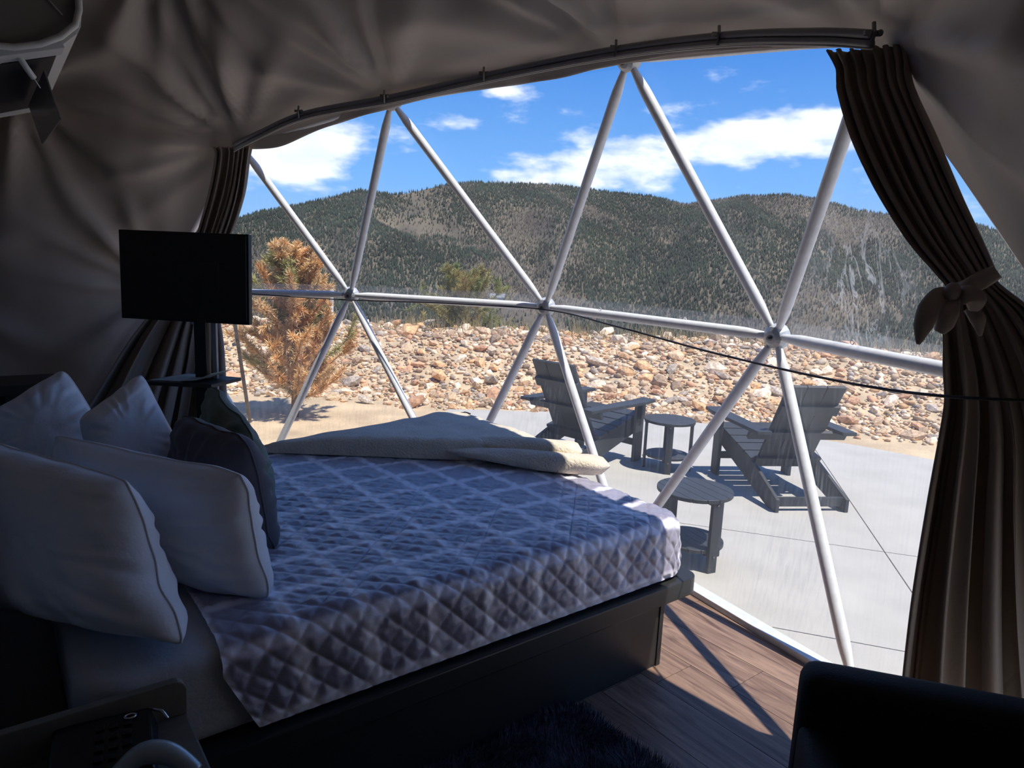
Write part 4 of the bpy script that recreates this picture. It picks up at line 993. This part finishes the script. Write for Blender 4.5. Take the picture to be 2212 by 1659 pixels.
# ------------------------------------------------------------------ beige throw folded over the far foot corner
def build_throw():
    tri = [np.array(q) for q in ((1.04, -3.44), (2.325, -2.48), (2.325, -3.58))]   # l,w
    n = 90; U, V = np.meshgrid(np.linspace(0, 1, n), np.linspace(0, 1, n), indexing='ij')
    # U runs along the front fold, V from the fold back to the corner
    A = tri[0] + (tri[1] - tri[0]) * U[..., None]; Cc = tri[2] + (tri[0] - tri[2]) * .10 * (1 - U[..., None]) + (tri[1] - tri[2]) * .10 * U[..., None]
    Q = A + (Cc - A) * V[..., None]
    d = np.minimum(np.minimum(V * .70, (1 - V) * .5 + .02), np.minimum(U, 1 - U) * (1.45 - V * 1.2))
    r = .055; k = np.clip(d / r, 0, 1); prof = np.sqrt(np.clip(1 - (1 - k) ** 2, 0, 1))
    T = .098 - .02 * V + .014 * fbm(Q, 3.2, 6, 3) + .007 * np.abs(vnoise(np.stack([Q[..., 0] * 3 + Q[..., 1], Q[..., 1] * 12], -1), 1.0, 5))
    T = T * (.55 + .45 * np.clip(np.minimum(U, 1.0) / .22, 0, 1))
    top = np.stack([DL[0] * Q[..., 0] + DW[0] * Q[..., 1], DL[1] * Q[..., 0] + DW[1] * Q[..., 1], TOPZ + .016 + T * prof], -1)
    # the front fold bulges out over its own shade
    fwd = np.array([DW[0] * .9 - DL[0] * .35, DW[1] * .9 - DL[1] * .35, 0]); bulge = np.exp(-((V - .03) / .045) ** 2) * .022 * prof
    top = top + fwd * bulge[..., None]
    bot = top.copy(); bot[..., 2] = TOPZ + .012; 
    idx = np.arange(n * n).reshape(n, n); bd = np.zeros((n, n), bool); bd[0] = bd[-1] = True; bd[:, 0] = bd[:, -1] = True
    bi = np.where(bd, idx, idx + n * n)
    q1 = np.stack([idx[:-1, :-1], idx[1:, :-1], idx[1:, 1:], idx[:-1, 1:]], -1).reshape(-1, 4); q2 = np.stack([bi[:-1, :-1], bi[:-1, 1:], bi[1:, 1:], bi[1:, :-1]], -1).reshape(-1, 4)
    me = fast_mesh('throw_blanket', np.concatenate([top.reshape(-1, 3), bot.reshape(-1, 3)]), np.concatenate([q1, q2]))
    o = link_mesh('throw_blanket', me, M['blanket']); tag(o, 'beige fleece throw folded across the far foot corner of the bed', 'blanket')
    # loose end of the fold, rolled over itself towards the foot
    for k2, (l0, w0, l1, w1, rr, zz, nm) in enumerate(((1.80, -2.90, 2.375, -2.25, .054, .042, 'rolled_end'), (1.90, -2.95, 2.345, -2.42, .056, .078, 'rolled_end'))):
        t = np.linspace(0, 1, 22); c = np.stack([l0 + (l1 - l0) * t, w0 + (w1 - w0) * t + .02 * np.sin(t * 3)], 1); rad = rr * np.sin(np.clip(t * 1.02 + .0, 0, 1) * math.pi * .5) ** .6 * np.sqrt(np.clip(1 - ((t - .86) / .1405).clip(0) ** 2, .005, 1))
        rows = []
        dd = np.array([l1 - l0, w1 - w0]); dd /= np.hypot(*dd); nn = np.array([-dd[1], dd[0]])
        for i in range(22):
            ring_ = []
            for a in np.linspace(0, 2 * math.pi, 25)[:-1]:
                rr2 = rad[i] * (1 + .10 * math.sin(3 * a + i * .3))
                lw = c[i] + nn * rr2 * 1.7 * math.cos(a); z = TOPZ + .014 + max(0.001, zz + rr2 * .95 * math.sin(a)); ring_.append(bw(lw[0], lw[1], z))
            rows.append(ring_)
        grid_mesh(nm, np.array(rows), M['blanket'], o, wrap=True)
build_throw()
throw = bpy.data.objects['throw_blanket']; mb = MB(); q = Vector((-0.2762, 4.091, 0.724)); mb.board(q + Vector((-.035, 0, -.008)), q, .012, .004, side=(0, .3, 1)); mb.board(q, q + Vector((.03, 0, -.010)), .012, .004, side=(0, .3, 1)); o = mb.build('care_label', M['black_cord'], throw)

# ------------------------------------------------------------------ curtains tied back at both ends of the rail
def curtain(name, rows, folds, label, seed, amps, n=240, toward=(0, 0, 0)):
    """rows: (left point, right point) from the header down; pleats run between them"""
    Lp = smooth_path([r[0] for r in rows], 12); Rp = smooth_path([r[1] for r in rows], 12); am = np.interp(np.linspace(0, len(rows) - 1, len(Lp)), np.arange(len(rows)), amps)
    rs = np.random.default_rng(seed); s = np.linspace(0, 1, n); ph = np.cumsum(1 + .45 * vnoise(np.stack([s * folds * .7, s * 0], -1), 1.0, seed)); ph = (ph - ph[0]) / (ph[-1] - ph[0])
    P = []
    for i in range(len(Lp)):
        d = Rp[i] - Lp[i]; c = (Lp[i] + Rp[i]) / 2; nrm = np.cross(d, [0, 0, 1.0]); nrm /= np.linalg.norm(nrm)
        v = i / (len(Lp) - 1)
        w = np.sin(2 * math.pi * folds * ph + .5 * math.sin(v * 5) + 1.5 * vnoise(np.stack([s * 4, np.full(n, v * 2.5)], -1), 1.0, seed + 2))
        w = np.sign(w) * np.abs(w) ** .8 + .35 * np.sin(2 * math.pi * folds * 2.3 * ph + 2.0 + v * 2)
        q = Lp[i] + d * s[:, None] + nrm * (am[i] * w)[:, None] + d / np.linalg.norm(d) * (am[i] * .35 * np.sin(4 * math.pi * folds * ph + v))[:, None]
        P.append(q)
    o = grid_mesh(name, np.array(P), M['curtain']); md = o.modifiers.new('thick', 'SOLIDIFY'); md.thickness = .004
    tag(o, label, 'curtain', 'curtains tied back beside the window'); return o
rc = curtain('curtain', [((0.975, 2.354, 2.337), (1.142, 2.188, 2.313)), ((0.9998, 2.335, 2.28), (1.141, 2.169, 2.26)), ((1.004, 2.301, 2.201), (1.154, 2.146, 2.183)), ((1.036, 2.235, 2.049), (1.205, 2.079, 2.028)), ((1.089, 2.158, 1.889), (1.26, 2.022, 1.868)), ((1.161, 2.081, 1.736), (1.314, 1.98, 1.738)), ((1.221, 2.025, 1.643), (1.345, 1.957, 1.662)),
                         ((1.242, 1.997, 1.598), (1.352, 1.94, 1.621)), ((1.242, 1.993, 1.512), (1.44, 1.896, 1.54)), ((1.256, 1.98, 1.378), (1.52, 1.822, 1.399)), ((1.271, 1.974, 1.276), (1.548, 1.776, 1.308)), ((1.269, 1.974, 1.157), (1.605, 1.747, 1.192)), ((1.267, 1.98, 0.9538), (1.672, 1.722, 0.9874)), ((1.266, 1.99, 0.6488), (1.798, 1.71, 0.6689)), ((1.289, 2.018, 0.3314), (1.947, 1.719, 0.3619)), ((1.322, 2.051, 0.1079), (2.042, 1.745, 0.1533))],
             7.5, 'long taupe curtain tied back with a knot near the black armchair', 3, [.022, .014, .020, .026, .026, .020, .012, .009, .018, .026, .022, .026, .034, .040, .044, .046])
# the tie: a fabric band with a knot and two tails
def band(name, pts, wd, par, m=None, thick=.006):
    pts = [np.array(q, float) for q in pts]; P = smooth_path(pts, 8); rows = []
    for i in range(len(P)):
        w = np.interp(i / (len(P) - 1), np.linspace(0, 1, len(wd)), wd); d = P[min(i + 1, len(P) - 1)] - P[max(i - 1, 0)]; d /= np.linalg.norm(d); view = np.array([P[i][0], P[i][1], P[i][2] - 1.6]); view /= np.linalg.norm(view); s = np.cross(d, view); s /= np.linalg.norm(s)
        rows.append([P[i] + s * w * t - view * (.4 * w * (1 - t * t)) for t in np.linspace(-1, 1, 9)])
    o = grid_mesh(name, np.array(rows), m or M['curtain'], par); md = o.modifiers.new('thick', 'SOLIDIFY'); md.thickness = thick; return o
band('tie_band', [(1.226, 1.956, 1.595), (1.238, 1.907, 1.604), (1.268, 1.891, 1.627), (1.326, 1.915, 1.653)], [.018, .022, .026, .020], rc)
band('tie_tail', [(1.212, 1.925, 1.59), (1.169, 1.903, 1.579), (1.143, 1.897, 1.542), (1.127, 1.889, 1.495), (1.121, 1.89, 1.444)], [.012, .026, .030, .024, .004], rc)
band('tie_tail', [(1.213, 1.903, 1.581), (1.186, 1.876, 1.54), (1.179, 1.88, 1.504), (1.171, 1.886, 1.48)], [.010, .024, .024, .012], rc)
band('tie_tail', [(1.221, 1.915, 1.593), (1.223, 1.874, 1.589), (1.24, 1.861, 1.571), (1.25, 1.876, 1.543)], [.010, .026, .028, .010], rc)
band('tie_tail', [(1.255, 1.898, 1.552), (1.27, 1.883, 1.521), (1.286, 1.885, 1.475)], [.018, .020, .003], rc)
mb = MB(); q = Vector((1.197, 1.895, 1.593)); mb.ball(q, .022, 14, 10, (1, .9, 1.15)); mb.build('tie_knot', M['curtain'], rc, smooth=True)
curtain('curtain', [((-2.091, 4.807, 2.331), (-1.831, 4.809, 2.342)), ((-2.07, 4.798, 2.279), (-1.843, 4.795, 2.258)), ((-2.092, 4.764, 2.077), (-1.864, 4.756, 2.025)), ((-2.15, 4.723, 1.826), (-1.917, 4.719, 1.805)), ((-2.205, 4.66, 1.576), (-2.007, 4.682, 1.585)), ((-2.23, 4.606, 1.375), (-2.041, 4.63, 1.397)), ((-2.369, 4.547, 1.263), (-2.003, 4.606, 1.251)), ((-2.522, 4.47, 1.047), (-1.956, 4.569, 1.031)), ((-2.673, 4.335, 0.7221), (-1.929, 4.517, 0.7232)), ((-2.844, 4.167, 0.3261), (-1.898, 4.445, 0.2924)), ((-2.882, 4.118, 0.1566), (-1.882, 4.409, 0.077))],
        6.5, 'taupe curtain gathered behind the television', 8, [.03, .022, .028, .028, .022, .016, .030, .042, .050, .055, .055])

# black cord slung across the window between the curtains
mb = MB(); mb.tube(smooth_path([(-1.992, 4.575, 1.37), (-1.645, 4.925, 1.341), (-1.212, 5.024, 1.329), (-0.4863, 4.684, 1.354), (0.1888, 4.3, 1.361), (0.5373, 3.625, 1.327), (0.8538, 3.049, 1.28), (1.047, 2.58, 1.267), (1.167, 2.196, 1.274), (1.232, 1.916, 1.298), (1.339, 1.758, 1.321), (1.485, 1.679, 1.334)], 8), .0048, 7)
o = mb.build('black_cord', M['black_cord'], smooth=True); tag(o, 'thin black cord slung across the window from curtain to curtain', 'cord')

# ------------------------------------------------------------------ television on a floor stand
TVD = 3.75
tvc = [np.array(q) for q in ((-2.254, 3.871, 1.706), (-1.485, 3.772, 1.722), (-1.414, 3.653, 1.254), (-2.156, 3.753, 1.244))]
cx = sum(tvc) / 4; ex = ((tvc[1] + tvc[2]) - (tvc[0] + tvc[3])) / 2; Wt = np.hypot(ex[0], ex[1]); rz = math.atan2(ex[1], ex[0]); Ht = np.linalg.norm((tvc[0] + tvc[1] - tvc[2] - tvc[3]) / 2)
tv = empty('television', tuple(cx), rz); tag(tv, 'black flat television switched off, in front of the gathered curtain', 'television')
tilt = Matrix.Rotation(-.02, 3, 'X')
mb = MB(); mb.box((0, .025, 0), (Wt, .035, Ht), tilt); mb.build('cabinet', M['black_metal'], tv, bevel=.004)
mb = MB(); mb.box((0, .002, .004), (Wt - .02, .012, Ht - .03), tilt); mb.build('screen', M['tv'], tv, bevel=.001)
mb = MB(); mb.box((.06, .004, -Ht / 2 - .006), (.03, .02, .012)); mb.build('sensor', M['silver'], tv)
sb = np.array((-1.732, 3.764, 0.8902)); stand = empty('television_stand', (sb[0], sb[1], 0), rz); tag(stand, 'black pole stand with a small shelf under the television', 'tv stand')
mb = MB(); mb.box((0, 0, .76), (.07, .045, 1.52)); mb.build('pole', M['black_metal'], stand, bevel=.004)
mb = MB(); mb.box((.062, .02, .75), (.028, .02, 1.1)); mb.build('cable_cover', M['rail'], stand, bevel=.003)
mb = MB(); mb.box((0, -.005, 1.46), (.24, .035, .22)); mb.build('bracket', M['black_metal'], stand, bevel=.003)
mb = MB(); mb.prism([(-.24, -.21), (.15, -.17), (.17, .10), (-.17, .13)], .905, .925); mb.build('shelf', M['dark_wood'], stand, bevel=.003)
mb = MB(); mb.prism([(.30 * math.cos(t), .20 * math.sin(t)) for t in np.linspace(0, 2 * math.pi, 33)[:-1]], 0.0, .018); mb.build('base', M['black_metal'], stand, bevel=.003)
pr = empty('leaflet', (sb[0], sb[1], .926), rz); tag(pr, 'printed green leaflet lying on the television stand shelf', 'leaflet')
mb = MB(); mb.prism([(-.205, -.17), (-.04, -.155), (-.03, .07), (-.15, .09)], 0, .003); mb.build('page', M['paper'], pr)
mb = MB(); vs = [(-.04, -.155, .003), (.05, -.15, .012), (.13, -.14, .05), (.14, .05, .05), (.06, .06, .012), (-.03, .07, .003)]; mb.add(vs, [(0, 1, 4, 5), (1, 2, 3, 4)]); o = mb.build('page', M['paper'], pr); md = o.modifiers.new('t', 'SOLIDIFY'); md.thickness = .002

# dark tall side table beyond the bed head
dt = empty('side_table', bw(.17, -4.15, 0), TH); tag(dt, 'dark tall side table beyond the bed head', 'side table')
mb = MB(); mb.box((-.02, 0, .925), (.30, .34, .05)); mb.build('table_top', M['dark_wood'], dt, bevel=.006)
for a in (-.11, .07):
    for b in (-.13, .13): mb = MB(); mb.box((a, b, .45), (.04, .04, .90)); mb.build('leg', M['dark_wood'], dt, bevel=.003)
mb = MB(); mb.box((-.02, -.10, .83), (.26, .03, .14)); mb.build('apron', M['dark_wood'], dt, bevel=.003)

# ------------------------------------------------------------------ air conditioner high on the partition
ac = empty('air_conditioner', bw(.0, -3.4, 2.24), TH); tag(ac, 'white wall air conditioner with an open outlet above the bed head', 'air conditioner')
def acl(l, w, z): return (l, -(w + 3.4), z - 2.24)
prof = [(-.175, 2.62), (-.175, 2.235), (.05, 2.240), (.13, 2.250), (.20, 2.275), (.26, 2.312), (.305, 2.360), (.318, 2.41), (.318, 2.60), (.295, 2.62)]
def extr(name, pr_, w0, w1, m, bevel=.0):
    mb = MB(); n = len(pr_); vs = [acl(a, w0, b) for a, b in pr_] + [acl(a, w1, b) for a, b in pr_]
    mb.add(vs, [tuple(range(n)), tuple(reversed(range(n, 2 * n)))] + [(i, n + i, n + (i + 1) % n, (i + 1) % n) for i in range(n)]); return mb.build(name, m, ac, bevel=bevel)
extr('casing', prof, -2.93, -4.30, M['ac_body'])
# white rim round the near end
rim = [acl(a, -2.91, b) for a, b in prof[1:9]]
mb = MB(); mb.tube(rim, .011, 8); mb.build('end_rim', M['ac'], ac, smooth=True)
mb = MB(); mb.board(acl(.316, -2.91, 2.40), acl(.316, -4.31, 2.40), .09, .018, side=(0.1, 0, .99)); mb.build('front_strip', M['ac'], ac, bevel=.004)
mb = MB(); mb.board(acl(.278, -2.95, 2.318), acl(.278, -4.30, 2.318), .085, .018, side=(.70, 0, .71)); mb.build('front_strip', M['ac'], ac, bevel=.003)
mb = MB(); mb.board(acl(.06, -2.95, 2.226), acl(.06, -4.30, 2.226), .07, .018, side=(1, 0, .1)); mb.build('rear_strip', M['ac'], ac, bevel=.003)
mb = MB(); mb.board(acl(.165, -3.06, 2.252), acl(.165, -4.18, 2.252), .19, .014, side=(.93, 0, .36)); mb.build('outlet', M['ac_shade'], ac)  # flat dark board, its colour standing in for shade inside the opening
mb = MB(); mb.board(acl(.06, -4.25, 2.215), acl(.27, -4.25, 2.292), .13, .022, side=(0, 1, 0)); mb.build('outlet_frame', M['ac'], ac, bevel=.002)
mb = MB(); mb.board(acl(.06, -3.0, 2.220), acl(.27, -3.0, 2.297), .11, .022, side=(0, 1, 0)); mb.build('outlet_frame', M['ac'], ac, bevel=.002)
mb = MB(); mb.board(acl(.245, -3.15, 2.16), acl(.235, -3.95, 2.16), .17, .006, side=(-.25, 0, 1)); mb.build('louver', mat('smoky_louver', (.16, .165, .165), .3), ac, bevel=.002)
mb = MB(); mb.tube([acl(.14, -3.0, 2.25), acl(.165, -3.03, 2.215), acl(.185, -3.05, 2.19)], .010, 8); mb.tube([acl(.185, -3.05, 2.19), acl(.205, -3.10, 2.17)], .002, 5); mb.build('clip', M['ac'], ac, smooth=True)
mb = MB(); mb.tube([acl(.20, -2.922, 2.60), acl(.20, -2.918, 2.50), acl(.235, -2.918, 2.42), acl(.27, -2.922, 2.385)], .003, 6); mb.build('wire', M['rail'], ac, smooth=True)

# ------------------------------------------------------------------ bedside table with a desk phone
ns = empty('bedside_table', bw(.02, -1.40, 0), TH); tag(ns, 'dark taupe bedside table with a raised back edge, under the desk phone', 'bedside table')
def nl(l, w, z): return (l - .02, -(w + 1.40), z)
def nbox(name, l0, l1, w0, w1, z0, z1, m=M['nightstand'], bv=.005):
    a = nl(l0, w0, z0); b = nl(l1, w1, z1); mb = MB(); mb.box([(p + q) / 2 for p, q in zip(a, b)], [abs(q - p) for p, q in zip(a, b)]); return mb.build(name, m, ns, bevel=bv)
nbox('table_top', -.28, .315, -1.635, -1.15, .500, .525)
mb = MB(); rp = []
for l, z in [(-.28, .525), (.315, .525), (.315, .588)] + [(.290 + .025 * math.cos(t), .588 + .025 * math.sin(t)) for t in np.linspace(0, math.pi / 2, 6)] + [(-.28, .613)]: rp.append((l, z))
k = len(rp); mb.add([nl(l, -1.635, z) for l, z in rp] + [nl(l, -1.612, z) for l, z in rp], [tuple(range(k)), tuple(reversed(range(k, 2 * k)))] + [(i, k + i, k + (i + 1) % k, (i + 1) % k) for i in range(k)]); mb.build('back_edge', M['nightstand'], ns, bevel=.003)
nbox('side_panel', -.28, -.255, -1.625, -1.16, 0, .50); nbox('side_panel', .285, .31, -1.625, -1.16, 0, .50); nbox('back_panel', -.255, .285, -1.625, -1.61, .06, .50)
dr = nbox('drawer_front', -.25, .28, -1.165, -1.145, .30, .49); nbox('lower_shelf', -.255, .285, -1.61, -1.16, .10, .12)
mb = MB(); mb.box(nl(.015, -1.135, .40), (.12, .02, .012)); h = mb.build('handle', M['black_metal'], ns); h.parent = dr
ph = empty('desk_phone', tuple(np.array((-0.8282, 1.292, 0.535)) * np.array([1, 1, 0]) + np.array([0, 0, .526])), TH - .18); tag(ph, 'black desk phone with keys and a silver handset on the bedside table', 'phone')
mb = MB(); vs = [(-.11, -.085, 0), (.10, -.085, 0), (.10, .085, 0), (-.11, .085, 0), (-.10, -.08, .022), (.09, -.08, .022), (.085, .075, .062), (-.10, .075, .062)]
mb.add(vs, [(3, 2, 1, 0), (4, 5, 6, 7), (0, 1, 5, 4), (1, 2, 6, 5), (2, 3, 7, 6), (3, 0, 4, 7)]); mb.build('body', M['device'], ph, bevel=.006)
for i in range(4):
    for j in range(3): mb = MB(); mb.box((-.012 + j * .026, -.035 + i * .026, .034 + i * .0066 + .002), (.017, .014, .006), Matrix.Rotation(.25, 3, 'X')); mb.build('key', M['black_metal'], ph, bevel=.001)
mb = MB(); ring_pts = [(.045 + .011 * math.cos(t), .055 + .008 * math.sin(t), .062) for t in np.linspace(0, 2 * math.pi, 17)]; mb.tube(ring_pts, .0025, 6); mb.build('dial_ring', M['chrome'], ph, smooth=True)
mb = MB(); hp_ = smooth_path([(.02, -.10, .035), (.07, -.082, .058), (.12, -.095, .052), (.17, -.13, .02)], 6); mb.tube(hp_, [.015 + .008 * math.sin(math.pi * q / (len(hp_) - 1)) for q in range(len(hp_))], 16); mb.build('handset', M['silver'], ph, smooth=True)
mb = MB(); mb.tube([(.083, .072, .060), (.108, .060, .054), (.118, .040, .045)], .004, 6); mb.build('edge_trim', M['chrome'], ph, smooth=True)
mb = MB(); mb.tube(smooth_path([(-0.976, 1.347, 0.53), (-0.977, 1.367, 0.55), (-0.9499, 1.362, 0.575), (-0.8939, 1.364, 0.58), (-0.8651, 1.362, 0.575), (-0.8495, 1.342, 0.54)], 6), .0016, 6); o = mb.build('phone_cable', M['rail'], smooth=True); tag(o, 'thin cable looping over the back of the bedside table', 'cable')

# ------------------------------------------------------------------ black armchair by the curtain
arm = empty('armchair', (0.93, 1.08, 0), math.radians(-16)); tag(arm, 'black upholstered armchair with rounded back by the curtain', 'armchair')
def soft(name, pts, z0, z1, bv): mb = MB(); mb.prism(pts, z0, z1); return mb.build(name, M['armchair'], arm, bevel=bv, bseg=4, smooth=True)
mb = MB(); mb.box((0, .26, .53), (.66, .11, .44)); mb.build('backrest', M['armchair'], arm, bevel=.05, bseg=5, smooth=True)
mb = MB(); mb.box((0, -.02, .40), (.56, .56, .14)); mb.build('seat', M['armchair'], arm, bevel=.04, bseg=4, smooth=True)
for s in (-1, 1):
    mb = MB(); mb.box((s * .29, -.01, .50), (.08, .50, .26)); mb.build('armrest', M['armchair'], arm, bevel=.035, bseg=4, smooth=True)
    for b in (-.22, .24): mb = MB(); mb.tube([(s * .25, b, .34), (s * .29, b * 1.15, 0)], [.02, .012], 10); mb.build('leg', M['black_metal'], arm, smooth=True)

# ------------------------------------------------------------------ shag rug along the bed
def build_rug():
    l0, l1, w0, w1 = .55, 1.66, -1.655, -.80
    rug = empty('shag_rug', bw((l0 + l1) / 2, (w0 + w1) / 2, 0), TH); tag(rug, 'charcoal shag rug on the plank floor beside the bed', 'rug')
    hl, hw = (l1 - l0) / 2, (w1 - w0) / 2
    poly = [(cx_ * (hl - .06) + .06 * math.cos(a), cy_ * (hw - .06) + .06 * math.sin(a)) for cx_, cy_, a0 in ((1, 1, 0), (-1, 1, 90), (-1, -1, 180), (1, -1, 270)) for a in np.radians(a0 + np.linspace(0, 90, 6))]
    mb = MB(); mb.prism(poly, .001, .016); mb.build('backing', M['rug'], rug)
    rs = np.random.default_rng(2); n = 42000; x = rs.uniform(-hl, hl, n); y = rs.uniform(-hw, hw, n)
    k = np.hypot(np.clip(np.abs(x) - hl + .06, 0, 9), np.clip(np.abs(y) - hw + .06, 0, 9)) < .06; x, y = x[k], y[k]; n = len(x)
    lean = np.stack([vnoise(np.stack([x, y], -1), 9, 4), vnoise(np.stack([x, y], -1), 9, 6)], -1) * .022 + rs.normal(0, .009, (n, 2)); h = rs.uniform(.024, .044, n); a = rs.uniform(0, 3.14, n); w = .0022
    V = np.stack([np.stack([x - w * np.cos(a), y - w * np.sin(a), np.full(n, .012)], 1), np.stack([x + w * np.cos(a), y + w * np.sin(a), np.full(n, .012)], 1), np.stack([x + lean[:, 0], y + lean[:, 1], .012 + h], 1)], 1)
    me = fast_mesh('pile', V.reshape(-1, 3), np.arange(3 * n).reshape(n, 3), smooth=False); o = link_mesh('pile', me, M['rug'], rug); o['kind'] = 'stuff'
build_rug()
